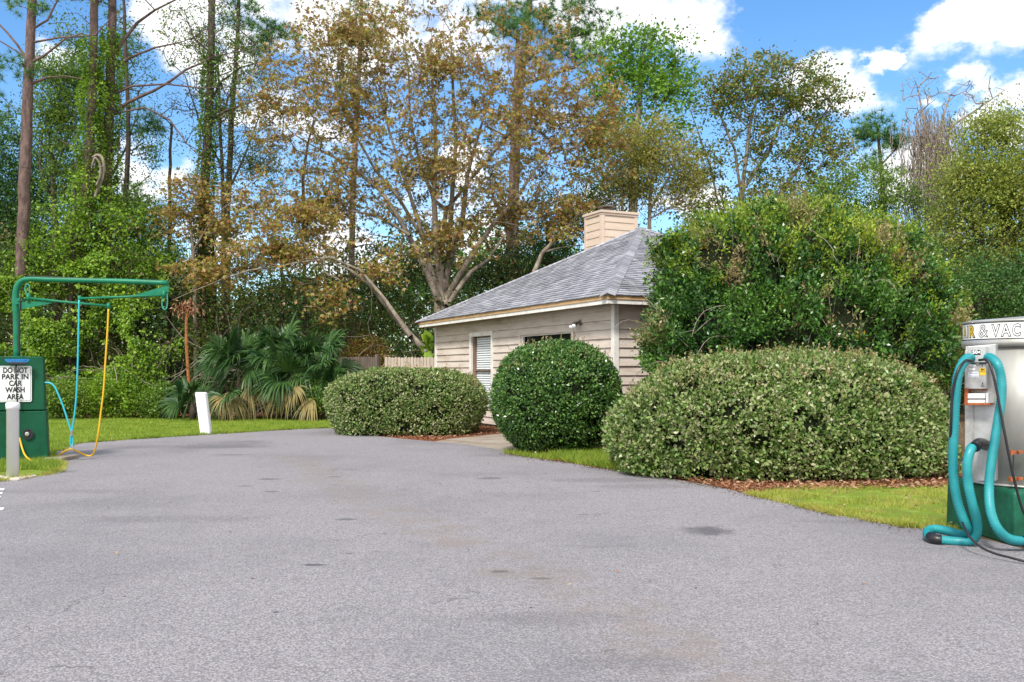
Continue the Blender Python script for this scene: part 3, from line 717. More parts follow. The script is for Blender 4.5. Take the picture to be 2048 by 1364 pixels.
mb.frame_box(W_(wi[0]+.021, zm-.02, -.045), ES*(wi[1]-wi[0]-.172), -EO*.03, (0,0,.04))
mb.frame_box(W_(wi[0]+.021, wi[2], -.045), ES*(wi[1]-wi[0]-.172), -EO*.03, (0,0,.05))
mb.frame_box(W_(wi[0]+.021, wi[3]-.025, -.045), ES*(wi[1]-wi[0]-.172), -EO*.03, (0,0,.025))
mb.build('frame', M['brown_wood'], window)
mb = MB(); mb.quad(W_(wi[0], wi[2], -.05), W_(wi[1], wi[2], -.05), W_(wi[1], wi[3], -.05), W_(wi[0], wi[3], -.05)); mb.build('pane', M['glass'], window)
mb = MB(); z = wi[2]+.03
while z < wi[3]-.03:
    mb.add([W_(wi[0], z, -.062), W_(wi[1], z, -.062), W_(wi[1], z+.052, -.085), W_(wi[0], z+.052, -.085)], [(0,1,2,3)]); z += .062
mb.build('blind', M['blind'], window)
mb = MB(); mb.quad(W_(wi[0]-.1, wi[2]-.1, -.17), W_(wi[1]+.1, wi[2]-.1, -.17), W_(wi[1]+.1, wi[3]+.1, -.17), W_(wi[0]-.1, wi[3]+.1, -.17)); mb.build('backing', M['unlit_interior'], window)  # near-black sheet painted for the unlit room behind the blind
door = trim_frame(dor, .11, -.02, .045, False).build('doorway', M['siding'], house, bevel=.004)
di = (dor[0]+.11, dor[1]-.11, dor[2], dor[3]-.12)
mb = MB(); mb.frame_box(W_(di[1]-.06, di[2], -.05), ES*.06, -EO*.06, (0,0,di[3]-di[2])); mb.frame_box(W_(di[0], di[2], -.05), ES*.05, -EO*.06, (0,0,di[3]-di[2]))
mb.frame_box(W_(di[0]+.051, di[3]-.03, -.05), ES*(di[1]-di[0]-.112), -EO*.05, (0,0,.03)); mb.build('jamb', M['white_trim'], door)
mb = MB(); mb.quad(W_(di[0], di[2], -.09), W_(di[1], di[2], -.09), W_(di[1], di[3], -.09), W_(di[0], di[3], -.09)); mb.build('dark_opening', M['unlit_interior'], door)  # near-black sheet painted for the darkness inside the doorway
# flood light beside the doorway
fs = wall_px(1163)
flood = MB(); cpt = W_(fs, zat(1163, 645), .02); flood.lathe(cpt, [(.065,0),(.065,.02),(.03,.035),(.03,.06)], 16, -EO)
flood = flood.build('flood_light', M['lamp_bronze'], house)
for ds, dz, aim in ((.13, -.05, Vector((.15,-.6,-.8))), (-.03, -.10, Vector((-.3,-.9,-.55)))):
    aim = (ES*aim.x*.8-EO*(-aim.y)*.9+Vector((0,0,aim.z))).normalized()
    p = cpt-EO*.06; q = p+ES*ds*.8-EO*.05+Vector((0,0,dz*.3)); mb = MB()
    mb.tube([p, (p+q)/2+Vector((0,0,.02)), q], .012, 8)
    mb.lathe(q, [(.022,-.02),(.03,.0),(.034,.05),(.055,.085)], 16, aim); hd = mb.build('lamp_head', M['lamp_bronze'], flood, smooth=True)
    mb = MB(); mb.lathe(q, [(.05,.086),(.056,.10),(.05,.125),(.02,.14)], 16, aim); mb.build('bulb', M['lamp_glass'], hd, smooth=True)

# ------------------------------------------------------------------ fence (two runs)
def fence(name, label, A, B, z, m, seed, gap=.012):
    rg = random.Random(seed); A, B = Vector(A), Vector(B); d = (B-A); L = d.length; d = d/L; nn = Vector((-d.y, d.x, 0))
    root = thing(name, label, 'fence', A); mb = MB(); x = 0
    while x < L-.02:
        w = min(.095, L-x); h = z+rg.uniform(-.012, .012); p = A+d*x; t = nn*.02
        mb.add([p, p+d*w, p+d*w+Vector((0,0,h-.03)), p+d*(w-.025)+Vector((0,0,h)), p+d*.025+Vector((0,0,h)), p+Vector((0,0,h-.03)),
                p+t, p+d*w+t, p+d*w+Vector((0,0,h-.03))+t, p+d*(w-.025)+Vector((0,0,h))+t, p+d*.025+Vector((0,0,h))+t, p+Vector((0,0,h-.03))+t],
               [(5,4,3,2,1,0),(6,7,8,9,10,11),(0,1,7,6),(1,2,8,7),(2,3,9,8),(3,4,10,9),(4,5,11,10),(5,0,6,11)]); x += .095+gap
    mb.build('pickets', m, root)
    for zr in (.4, z-.4):
        mb = MB(); mb.frame_box(A+nn*.022+Vector((0,0,zr)), d*L, nn*.04, (0,0,.09)); mb.build('rail', m, root)
    x = 0
    while x <= L+.1:
        mb = MB(); mb.frame_box(A+d*min(x, L-.09)+nn*.064, d*.09, nn*.09, (0,0,z+.05)); mb.build('post', m, root); x += 2.3
    return root
FA = at(893, 742, 28.4); FA.z = 0; FB = at(768, 742, 28.9); FB.z = 0; FC = at(655, 742, 30.2); FC.z = 0
fence('picket_fence', 'pale tan picket fence running from the house corner behind the low hedge', FA, FB, 1.93, M['fence_light'], 1)
fence('picket_fence', 'weathered dark brown picket fence between the palms and the pale fence', FB+Vector((-.12,.05,0)), FC, 1.95, M['fence_dark'], 2)

# ------------------------------------------------------------------ hedges
def vnoise(D, k, rng):
    """lumpy factor on directions"""
    out = np.zeros(len(D))
    for i in range(k):
        w = rng.normal(0, 2.6, 3); out += np.sin(D@w+rng.uniform(0, 6))
    return out/k
def hedge(name, label, cat, c, rad, pw, lm, n, ls, seed, depth=.16, lump=.05, W=.55, core=.88, twig=0, flare=0):
    rng = np.random.default_rng(seed); c = np.array(c, float); rad = np.array(rad, float)
    root = thing(name, label, cat, (c[0], c[1], 0))
    lum = [(rng.normal(0, 2.4, 3), rng.uniform(0, 6)) for _ in range(14)]
    def rr(D, k=1.0):
        s = (np.abs(D/1.0)**pw).sum(1)**(-1/pw)
        ln = sum(np.sin(D@w*1.5+p) for w, p in lum)/len(lum)
        return D*(s*(1+lump*ln*2)*k)[:,None]
    D = unit(rng.normal(0, 1, (int(n*1.5), 3))); S = rr(D)
    P = c+S*rad*(1-np.abs(rng.normal(0, 1, (len(D), 1)))*depth/rad.mean()*.6+rng.normal(0,.012,(len(D),1)))
    Nn = unit(np.sign(D)*np.abs(S)**(pw-1)/rad)
    # small gaps where the dark inside shows
    g = np.sin(P@np.array([7.1,3.3,5.2])+1)+np.sin(P@np.array([-4.3,6.1,8.4])+2)+np.sin(P@np.array([3.7,-8.8,4.9])*1.7)+.8*np.sin(P@np.array([15.,9.,-21.]))
    keep = (P[:,2] > .05) & ((g > -1.4) | (rng.random(len(P)) < .12))
    P, Nn = P[keep][:n], Nn[keep][:n]
    Dl = unit(Nn*.55+rng.normal(0, .6, P.shape)+np.array([0,0,.25]))
    V, F = leaves(P, Dl, ls*rng.uniform(.6, 1.25, len(P)), W, rng=rng, UP=Nn*1.6)
    parts = [(V, F)]
    nf_ = len(F)
    # solid near-black core, paints the shade deep inside the hedge
    D = []; nu, nv = 40, 22
    for i in range(nv+1):
        th = math.pi*i/nv
        for j in range(nu):
            ph = 2*math.pi*j/nu; D.append((math.sin(th)*math.cos(ph), math.sin(th)*math.sin(ph), math.cos(th)))
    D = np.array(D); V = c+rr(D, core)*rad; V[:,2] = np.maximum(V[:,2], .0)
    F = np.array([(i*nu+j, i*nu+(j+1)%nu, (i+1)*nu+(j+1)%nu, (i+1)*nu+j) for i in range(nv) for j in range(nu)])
    link('shade_core', np_mesh('shade_core', V, F), M['dark_core'], root, smooth=True)
    if twig:
        # whippy shoots standing out of the clipped top
        D = unit(rng.normal(0, 1, (twig*4, 3))); D = D[D[:,2] > .45][:twig]; B = c+rr(D)*rad
        T = B+unit(D*.5+rng.normal(0,.3,D.shape)+[0,0,1])*rng.uniform(.06, .19, (len(D),1))
        V, F = seg_tubes(B-D*.1, T, np.full(len(B), .003), np.full(len(B), .0015), 4)
        k = 7; t = rng.uniform(0, 1, (len(B), k, 1)); Q = (B[:,None]*(1-t)+T[:,None]*t).reshape(-1,3)
        V2, F2 = leaves(Q, unit(rng.normal(0,1,Q.shape)+[0,0,.8]), ls*.75, W, rng=rng)
        parts += [(V,F),(V2,F2)]
    V, F = merge(parts); mi = np.zeros(len(F), np.int32); mi[nf_:] = 1
    link('foliage', np_mesh('foliage', V, F, mi), [lm, M['leaf_sprig']], root)
    return root
hedge('long_hedge', 'long wide domed hedge with silvery green leaves beside the vacuum machine', 'hedge', (3.95,13.75,.52), (2.38,1.45,1.22), 2.6, M['leaf_hedge'], 74000, .065, 11, lump=.11, twig=260, W=.58)
hedge('low_hedge', 'low boxy pale green hedge in front of the pale picket fence', 'hedge', (-2.50,22.3,.62), (1.80,1.35,.93), 3.0, M['leaf_hedge'], 36000, .065, 12, lump=.12, twig=70, W=.58)
hedge('round_bush', 'dark green bush clipped to a globe in front of the doorway', 'bush', (.83,17.1,.98), (1.19,1.15,1.07), 2.25, M['leaf_globe'], 40000, .052, 13, depth=.10, lump=.045, twig=60)

# the tall untrimmed shrub: bundles of leafy shoots over a lumpy form
def big_shrub():
    rng = np.random.default_rng(21); Y = 16.6
    lumps = [(1478,562,16.4,150,132),(1600,572,16.6,185,152),(1712,610,16.5,160,148),(1400,650,16.2,95,95),(1815,662,16.3,98,122),(1600,700,15.9,300,150),(1450,508,16.8,80,68),(1770,535,16.9,85,78),(1545,482,17,100,66),(1660,490,17,110,62),(1405,590,16.8,48,75),(1850,625,16.6,52,88),(1335,500,16.4,38,14),(1345,690,16.1,52,48)]
    root = thing('tall_shrub', 'tall unkempt evergreen shrub with yellow tips against the end of the house', 'shrub', at(1600, 742, Y)-Vector((0,0,CAMZ)))
    L = [(np.array(at(a, b, y)), np.array((rx*y/FPX, min(rx,150)*y/FPX*.9, ry*y/FPX))) for a, b, y, rx, ry in lumps]
    def outside(P, k=.9):
        ok = np.ones(len(P), bool)
        for c, r in L: ok &= (((P-c)/r)**2).sum(1) > k*k
        return ok
    A = []; Nr = []
    for c, r in L:
        m = int(520*(r[0]*r[2])+60); d = unit(rng.normal(0, 1, (m, 3))); p = c+d*r*rng.uniform(.78, 1.07, (m,1))
        A.append(p); Nr.append(unit(d/r))
    A = np.concatenate(A); Nr = np.concatenate(Nr); k = outside(A, .80) & (A[:,2] > .2); A, Nr = A[k], Nr[k]
    g = np.sin(A@np.array([3.1,2.3,4.2]))+np.sin(A@np.array([-2.3,3.1,5.4])+2)
    k = (g > -1.05) | (rng.random(len(A)) < .1); A, Nr = A[k], Nr[k]
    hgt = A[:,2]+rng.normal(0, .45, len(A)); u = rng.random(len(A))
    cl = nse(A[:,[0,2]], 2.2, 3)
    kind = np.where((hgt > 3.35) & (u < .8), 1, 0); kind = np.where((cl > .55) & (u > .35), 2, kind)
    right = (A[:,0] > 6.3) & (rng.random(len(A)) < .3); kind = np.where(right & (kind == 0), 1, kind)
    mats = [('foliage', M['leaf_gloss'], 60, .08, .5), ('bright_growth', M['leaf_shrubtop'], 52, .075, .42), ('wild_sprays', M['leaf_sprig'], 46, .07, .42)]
    stems = []
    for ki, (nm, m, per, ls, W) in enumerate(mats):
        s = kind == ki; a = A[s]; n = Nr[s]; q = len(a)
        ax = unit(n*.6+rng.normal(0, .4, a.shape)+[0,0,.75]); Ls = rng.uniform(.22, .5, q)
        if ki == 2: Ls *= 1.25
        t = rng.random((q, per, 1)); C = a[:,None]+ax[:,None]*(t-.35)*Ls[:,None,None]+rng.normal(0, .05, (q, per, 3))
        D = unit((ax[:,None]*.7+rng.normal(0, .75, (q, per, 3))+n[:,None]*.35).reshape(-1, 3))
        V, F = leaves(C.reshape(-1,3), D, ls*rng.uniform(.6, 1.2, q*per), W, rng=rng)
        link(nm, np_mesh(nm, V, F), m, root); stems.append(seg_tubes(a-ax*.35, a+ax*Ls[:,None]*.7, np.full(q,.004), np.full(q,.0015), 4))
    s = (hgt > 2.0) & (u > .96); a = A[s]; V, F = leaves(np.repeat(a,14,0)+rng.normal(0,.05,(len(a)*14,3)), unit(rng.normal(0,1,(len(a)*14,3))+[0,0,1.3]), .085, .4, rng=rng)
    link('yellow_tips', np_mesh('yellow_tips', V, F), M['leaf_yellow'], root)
    # bare looping twigs over the face
    tw = []
    for _ in range(90):
        i = rng.integers(len(A)); p = A[i]+Nr[i]*.12; d = unit((rng.normal(0,1,(1,3))+Nr[i]*.3+[0,0,.5]))[0]; pts = [p]
        for k_ in range(7): d = d+np.array([0,0,-.22])+rng.normal(0,.15,3); d /= np.linalg.norm(d); pts.append(pts[-1]+d*.13)
        pts = np.array(pts); tw.append(seg_tubes(pts[:-1], pts[1:], np.full(7,.006), np.full(7,.004), 4))
    link('stems', np_mesh('stems', *merge(stems+tw)), M['bark_tan'], root)
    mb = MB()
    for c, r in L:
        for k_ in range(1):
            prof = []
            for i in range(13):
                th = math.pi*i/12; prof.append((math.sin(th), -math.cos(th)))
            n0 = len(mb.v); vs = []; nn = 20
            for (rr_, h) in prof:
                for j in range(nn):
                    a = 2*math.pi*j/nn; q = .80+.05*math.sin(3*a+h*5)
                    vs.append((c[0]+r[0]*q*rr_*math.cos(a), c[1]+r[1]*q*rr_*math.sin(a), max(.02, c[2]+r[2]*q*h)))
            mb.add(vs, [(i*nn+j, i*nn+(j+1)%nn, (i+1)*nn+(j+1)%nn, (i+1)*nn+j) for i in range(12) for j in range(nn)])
    mb.build('shade_core', M['dark_core'], root, smooth=True)  # near-black solid lumps stand in for the shade within the shrub
big_shrub()

# ------------------------------------------------------------------ trees
def tt(pts, rads, Y): return ([tuple(at(x, y, Y)) for x, y in pts], rads)
def gbase(px, Y): p = at(px, HY, Y); return (p.x, p.y, 0)
def to_ground(px, Y): return CX and HY+CAMZ*FPX/Y     # image row of the ground at Y
def gt(pts, rads, Y):
    """trunk polyline; first point dropped to the ground"""
    P = [tuple(at(x, y, Y)) for x, y in pts]; P[0] = (P[0][0], P[0][1], 0); return (P, rads)

# tall pine at the edge of the lot
Y = 31
T = [gt([(38,0),(42,560),(52,300),(60,100),(68,-120)], [.23,.20,.18,.15,.12], Y),
     tt([(56,128),(90,110),(130,78),(165,66)], [.06,.045,.03,.02], Y), tt([(58,125),(35,90),(-10,40),(-40,10)], [.05,.04,.03,.02], Y),
     tt([(60,168),(95,155),(130,152),(165,158)], [.05,.04,.025,.015], Y), tt([(62,60),(95,40),(110,10),(140,-40)], [.04,.035,.03,.02], Y),
     tt([(55,118),(30,100),(0,82)], [.05,.03,.02], Y), tt([(64,85),(120,75),(190,70),(240,20)],[.04,.03,.02,.015],Y)]
tree('pine_tree', 'tall straight pine with reddish bark rising behind the green boom post', 'tree', gbase(38, Y), T,
     [(*pxe(20,150,Y,60,35), 1), (*pxe(-20,210,Y,40,40), .7), (*pxe(60,0,Y,60,25), .8), (*pxe(100,-120,Y,200,70), 3)], M['leaf_pine'], M['bark_pine'], 70, 28, .26, .2, 1, pine=True, W=.016, sub=10)
# two vine-hung pines side by side
Y = 32
def vined(name, label, trunk, Ypos, seed, crowns, vine_rng, bm='bark_pine', n_v=12000, limbs=(), lm='leaf_mid', nclus=90, nleaf=16, ls=.11, vw=.6):
    rng = np.random.default_rng(seed)
    root, P, A = tree(name, label, 'tree', gbase(trunk[0][0][0], Ypos), [gt(trunk[0], trunk[1], Ypos)]+[tt(p, r, Ypos) for p, r in limbs],
                      crowns, M[lm], M[bm], nclus, nleaf, ls, .3, seed, sub=9)
    pts = np.array([at(x, y, Ypos) for x, y in trunk[0]]); pts[0][2] = 0
    k = n_v; zlo, zhi = vine_rng; z = rng.uniform(zlo, zhi, k)
    zs = pts[:,2]; X = np.interp(z, zs, pts[:,0]); Yy = np.interp(z, zs, pts[:,1])
    wdt = vw*(.45+.55*np.sin(z*1.9+seed)**2)*(1-.35*(z-zlo)/(zhi-zlo)); a = rng.uniform(0, 2*np.pi, k); rr = wdt*np.sqrt(rng.random(k))+.12
    C = np.c_[X+np.cos(a)*rr, Yy+np.sin(a)*rr, z]
    D = unit(np.c_[np.cos(a), np.sin(a), rng.normal(-.4, .5, k)]+rng.normal(0, .5, (k, 3)))
    V, F = leaves(C, D, .10*rng.uniform(.6, 1.3, k), .6, rng=rng)
    nl_ = len(F); VL = (V, F)
    # hanging vine strands
    S = []
    for _ in range(46):
        z0 = rng.uniform(zlo+1, zhi); L = rng.uniform(1, 4); a0 = rng.uniform(0, 6.28); m = 12
        zz = np.linspace(z0, max(.2, z0-L), m); xx = np.interp(zz, zs, pts[:,0])+np.cos(a0)*rng.uniform(.15, vw)+np.cumsum(rng.normal(0,.03,m)); yy = np.interp(zz, zs, pts[:,1])+np.sin(a0)*.3
        q = np.c_[xx, yy, zz]; S.append(seg_tubes(q[:-1], q[1:], np.full(m-1,.012), np.full(m-1,.012), 4))
    V, F = merge([VL]+S); mi = np.zeros(len(F), np.int32); mi[nl_:] = 1
    link('climbing_vine', np_mesh('climbing_vine', V, F, mi), [M['leaf_vine' if lm != 'leaf_dark' else 'leaf_mid'], M['bark_dark']], root)
    return root
vined('pine_tree', 'vine-hung pine leaning inward with a loop of pale vine on its trunk', ([(148,0),(160,560),(172,400),(184,200),(192,-120)], [.22,.19,.17,.15,.12]), Y, 31,
      [(*pxe(190,-60,Y,110,70), 1), (*pxe(150,60,Y,50,40), .3)], (0, 13), limbs=[([(176,330),(160,300),(120,280)], [.04,.03,.015])])
vined('pine_tree', 'vine-hung pine with long arching bare limbs beside its leaning twin', ([(228,0),(222,560),(212,400),(220,200),(228,-120)], [.22,.20,.18,.16,.12]), 32.6, 32,
      [(*pxe(240,-70,Y,130,60), 1), (*pxe(400,40,Y,70,50), .4), (*pxe(480,150,Y,60,30), .3)], (0, 13.5),
      limbs=[([(224,130),(240,90),(275,45),(310,20),(350,0),(400,-20)], [.07,.06,.05,.04,.03,.02]), ([(225,140),(260,115),(310,95),(360,85),(400,70)], [.06,.05,.035,.025,.015]),
             ([(222,230),(255,205),(310,180),(370,140),(430,112),(490,100)], [.07,.06,.05,.04,.03,.015]), ([(222,190),(265,172),(330,168),(400,176),(450,175)], [.05,.04,.03,.022,.012]),
             ([(222,230),(290,215),(340,240),(372,285),(400,315)], [.04,.03,.03,.02,.012])])
mb = MB(); lp = [(185,315),(196,310),(205,318),(208,340),(203,362),(194,382),(190,395)]; mb.tube(smoothpath([at(x, y, 31.4) for x, y in lp], 5), .05, 8)
mb.tube(smoothpath([at(x, y, 31.3) for x, y in [(183,335),(190,316),(200,330),(200,352),(192,372)]], 5), .035, 8)
mb.build('hanging_vine', M['bark_grey'], origin=at(190,315,31.4), smooth=True)
tag(bpy.data.objects['hanging_vine'], 'thick pale looping vine hanging between the twin pines', 'vine')
# slender pine between
Y = 36
tree('pine_tree', 'slender dark pine behind the twin vined pines', 'tree', gbase(245, Y), [gt([(240,0),(250,420),(257,280),(252,120),(246,-40)], [.12,.10,.09,.07,.05], Y)],
     [(*pxe(285,235,Y,35,25), 1), (*pxe(235,-20,Y,60,40), 1.3), (*pxe(300,255,Y,20,14),.5),(*pxe(215,380,Y,30,40),.5),(*pxe(240,60,Y,30,40),.5)], M['leaf_pine'], M['bark_dark'], 46, 24, .26, .22, 3, pine=True, W=.016)
# dark trunk with vines, centre left
Y = 33
vined('pine_tree', 'dark vine-wrapped pine with drooping twigs left of the rusty maple', ([(402,0),(404,520),(412,330),(420,180),(424,0),(426,-120)], [.20,.18,.16,.14,.12,.1]), Y, 33,
      [(*pxe(500,80,Y,70,60), .6), (*pxe(440,60,Y,90,70), 1), (*pxe(500,320,Y,70,50), .6), (*pxe(470,190,Y,80,50), .6)], (0, 13), 'bark_dark', 8500,
      limbs=[([(422,240),(450,222),(500,205),(540,190)], [.05,.04,.03,.015]), ([(424,200),(440,165),(480,135),(540,120)], [.05,.04,.03,.015])], lm='leaf_dark', nclus=120, nleaf=10, ls=.11, vw=.4)
tree('pine_tree', 'pine with dense green needle tufts between the vined pine and the maple top', 'tree', gbase(470, 37), [gt([(452,0),(455,450),(462,250),(475,80),(480,-60)], [.15,.13,.11,.09,.06], 37)],
     [(*pxe(475,25,37,45,30), 1), (*pxe(530,60,37,28,26), .8), (*pxe(515,90,37,30,24), .7), (*pxe(575,65,37,20,14), .4), (*pxe(440,-50,37,110,40), 1)], M['leaf_pine'], M['bark_dark'], 60, 34, .28, .22, 4, pine=True, W=.017)
# bare thin tree
tree('bare_tree', 'thin leafless sapling forking into fine twigs against the sky', 'tree', gbase(338, 35), [gt([(338,0),(339,420),(340,300),(344,250)], [.09,.07,.055,.045], 35)],
     [(*pxe(345,225,35,55,45), 1)], M['leaf_thicket'], M['bark_dark'], 34, 4, .08, .15, 5, tip=.008, shell=.1)
tree('bare_tree', 'thin bare sapling seen through the open crown of the maple', 'tree', gbase(612, 38), [gt([(612,0),(606,360),(615,290),(628,240)], [.09,.07,.055,.04], 38)],
     [(*pxe(622,240,38,40,60), 1)], M['leaf_thicket'], M['bark_dark'], 26, 5, .08, .15, 6, tip=.008, shell=.1)
# the big rusty maple
Y = 31.5
B0 = (880, 0); mt = []
def mtr(p, r, dy=0): return ([tuple(at(x, y, Y+dy)) for x, y in p], r)
mt.append(gt([(882,0),(882,640),(884,560)], [.36,.30,.27], Y))
mt += [mtr([(884,575),(872,500),(868,400),(872,300),(868,200),(860,80)], [.16,.13,.10,.08,.06,.03]),
       mtr([(886,580),(905,500),(925,440),(935,350),(960,260),(985,180)], [.14,.12,.10,.07,.05,.03], .3),
       mtr([(878,600),(855,550),(835,505),(800,440),(760,380),(700,330),(640,300),(590,270)], [.14,.12,.11,.09,.07,.05,.035,.02], -.3),
       mtr([(880,590),(862,540),(848,480),(820,390),(790,300),(760,200),(735,110)], [.12,.11,.09,.07,.05,.035,.02], .2),
       mtr([(890,600),(925,540),(950,500),(985,450),(1030,400),(1070,340),(1120,280)], [.12,.11,.10,.08,.06,.04,.02], -.2),
       mtr([(888,590),(900,470),(905,380),(912,280),(905,150),(900,60)], [.12,.10,.09,.07,.05,.02], .5),
       mtr([(895,610),(940,545),(975,520),(1010,470)],[.10,.08,.06,.04],-.5),
       mtr([(884,600),(880,520),(892,420),(940,360),(1000,290),(1050,230),(1100,160)], [.12,.10,.08,.06,.05,.035,.02], .6),
       mtr([(848,480),(800,400),(750,340),(700,250),(670,170),(650,90)], [.07,.06,.05,.04,.03,.015], .4),
       mtr([(868,400),(840,330),(820,230),(815,130),(800,50)], [.06,.05,.04,.03,.015], .7),
       mtr([(820,470),(750,430),(680,420),(600,410),(540,430)], [.05,.04,.03,.022,.012], -.6)]
cr_m = [(pxe(880,130,Y,330,180), 3.0), (pxe(880,330,Y,300,130), 2.6), (pxe(690,210,Y,200,170), 2.0), (pxe(1080,230,Y,190,170), 2.2), (pxe(640,400,Y,180,90), 1.5), (pxe(880,470,Y,150,80), .9), (pxe(550,210,Y,80,100), .5), (pxe(700,70,Y,130,90), 1.0),(pxe(1190,280,Y,100,130),.9),(pxe(1040,420,Y,150,70),.9)]
root_m, _, A_m = tree('maple_tree', 'large spreading maple with rusty and olive leaves behind the roof', 'tree', gbase(882, Y), mt, [(*c, w) for c, w in cr_m], M['leaf_maple'], M['bark_grey'],
     2300, 17, .135, .13, 7, three=True, droop=.75, sub=6, tip=.0085, zpen=.75, bend=.06, shell=.0)
# leaning stem to the left with low rusty sprays
Y = 29.6
lt = [gt([(872,0),(862,712),(820,670),(780,620),(740,570),(700,540),(640,512),(580,480),(540,465)], [.13,.115,.105,.09,.066,.048,.03,.02,.01], Y),
      tt([(820,672),(770,600),(720,540),(660,515),(600,520),(520,530),(440,540)], [.08,.062,.05,.035,.025,.018,.01], 29.3),
      tt([(640,520),(560,532),(500,540),(440,560),(380,585),(345,600)], [.03,.026,.022,.018,.014,.01], 29.0), tt([(650,545),(680,560),(690,590),(700,620)], [.02,.018,.012,.008], 29.2)]
tree('leaning_maple', 'pale leaning stem arching over the palms with low rusty sprays', 'tree', gbase(872, Y), lt,
     [(*pxe(560,500,Y,150,45), 1.2), (*pxe(430,545,Y,110,35), .7), (*pxe(660,590,Y,80,60), .35), (*pxe(760,540,Y,60,40), .2), (*pxe(600,430,Y,110,40), .7)], M['leaf_maple_red'], M['bark_grey'],
     420, 18, .13, .15, 8, three=True, droop=.7, sub=8, shell=.0, tip=.0085)
tree('leaning_maple', 'short pale crooked stem leaning over the far slope of the roof', 'tree', gbase(1060, 31), [gt([(1050,0),(1068,545),(1085,505),(1110,480),(1140,450),(1160,425)], [.10,.09,.08,.065,.04,.02], 31), tt([(1085,505),(1120,495),(1165,490)],[.05,.03,.015],31), tt([(1110,480),(1070,460),(1010,445),(960,440)],[.03,.025,.02,.012],31)],
     [(*pxe(1130,430,31,50,60), 1)], M['leaf_maple_red'], M['bark_grey'], 30, 30, .13, .2, 9, three=True, droop=.4, shell=.1)
# pine behind the maple
Y = 40
tree('pine_tree', 'big pine with rounded needle tufts above and behind the maple', 'tree', gbase(1030, Y), [gt([(1030,0),(1028,400),(1034,250),(1045,120),(1060,0),(1070,-80)], [.24,.21,.19,.16,.12,.08], Y),
     tt([(1045,130),(1090,90),(1140,75),(1190,60)], [.09,.07,.05,.03], Y), tt([(1040,170),(1100,150),(1150,135),(1185,110)], [.08,.06,.05,.03], Y), tt([(1050,90),(1010,60),(975,35)], [.08,.06,.03], Y)],
     [(*pxe(1140,35,Y,85,45), 1.6), (*pxe(1170,90,Y,55,40), 1), (*pxe(1000,35,Y,60,30), .8), (*pxe(1080,100,Y,60,35), .7), (*pxe(1080,-40,Y,150,50), 1.5)], M['leaf_pine'], M['bark_pine'], 150, 34, .30, .28, 10, pine=True, W=.019, sub=9)
tree('pine_tree', 'pine showing dark tufts through the upper crown of the maple', 'tree', gbase(720, 42), [gt([(700,0),(705,400),(715,200),(722,60),(725,-60)], [.18,.15,.13,.10,.07], 42)],
     [(*pxe(725,50,42,70,55), 1), (*pxe(730,-60,42,100,40), .8), (*pxe(690,160,42,40,30), .4)], M['leaf_pine'], M['bark_pine'], 60, 34, .30, .28, 11, pine=True, W=.019)
tree('pine_tree', 'pine trunk standing directly behind the chimney side of the maple', 'tree', gbase(1012, 38), [gt([(1015,0),(1018,520),(1022,400),(1030,200),(1036,60)], [.19,.17,.15,.12,.08], 38)],
     [(*pxe(1040,40,38,60,40), 1)], M['leaf_pine'], M['bark_pine'], 26, 28, .28, .24, 111, pine=True, W=.018)
# bright green broadleaf, right of the maple
Y = 37
tree('sweetgum_tree', 'bright green leafy tree between the maple and the open sky', 'tree', gbase(1275, Y), [gt([(1262,0),(1266,420),(1270,300),(1280,180),(1290,90)], [.22,.19,.15,.11,.05], Y), tt([(1268,330),(1230,250),(1200,170)], [.1,.07,.03], Y), tt([(1270,300),(1320,220),(1350,150)], [.09,.06,.03], Y)],
     [(*pxe(1280,230,Y,95,120), 2), (*pxe(1300,110,Y,70,70), .9), (*pxe(1215,130,Y,50,70), .6), (*pxe(1350,170,Y,35,60), .4), (*pxe(1240,330,Y,70,70), .6)], M['leaf_bright'], M['bark_grey'], 230, 50, .16, .30, 12, droop=.2, W=.65)
tree('olive_tree', 'thin yellowish twiggy tree standing behind the roof peak', 'tree', gbase(1305, 33.5), [gt([(1290,0),(1295,520),(1300,400),(1310,300)], [.10,.085,.06,.04], 33.5), tt([(1240,520),(1245,400),(1240,300)], [.06,.05,.02], 33.5), tt([(1300,420),(1340,350),(1370,280)], [.06,.04,.02], 33.5), tt([(1296,440),(1330,420),(1400,380)],[.05,.03,.02],33.5)],
     [(*pxe(1300,310,33.5,105,80), 2), (*pxe(1260,380,33.5,80,60), 1), (*pxe(1370,360,33.5,55,70), .8)], M['leaf_olive'], M['bark_tan'], 640, 30, .10, .20, 13, shell=.0, zpen=.7, bend=.08)
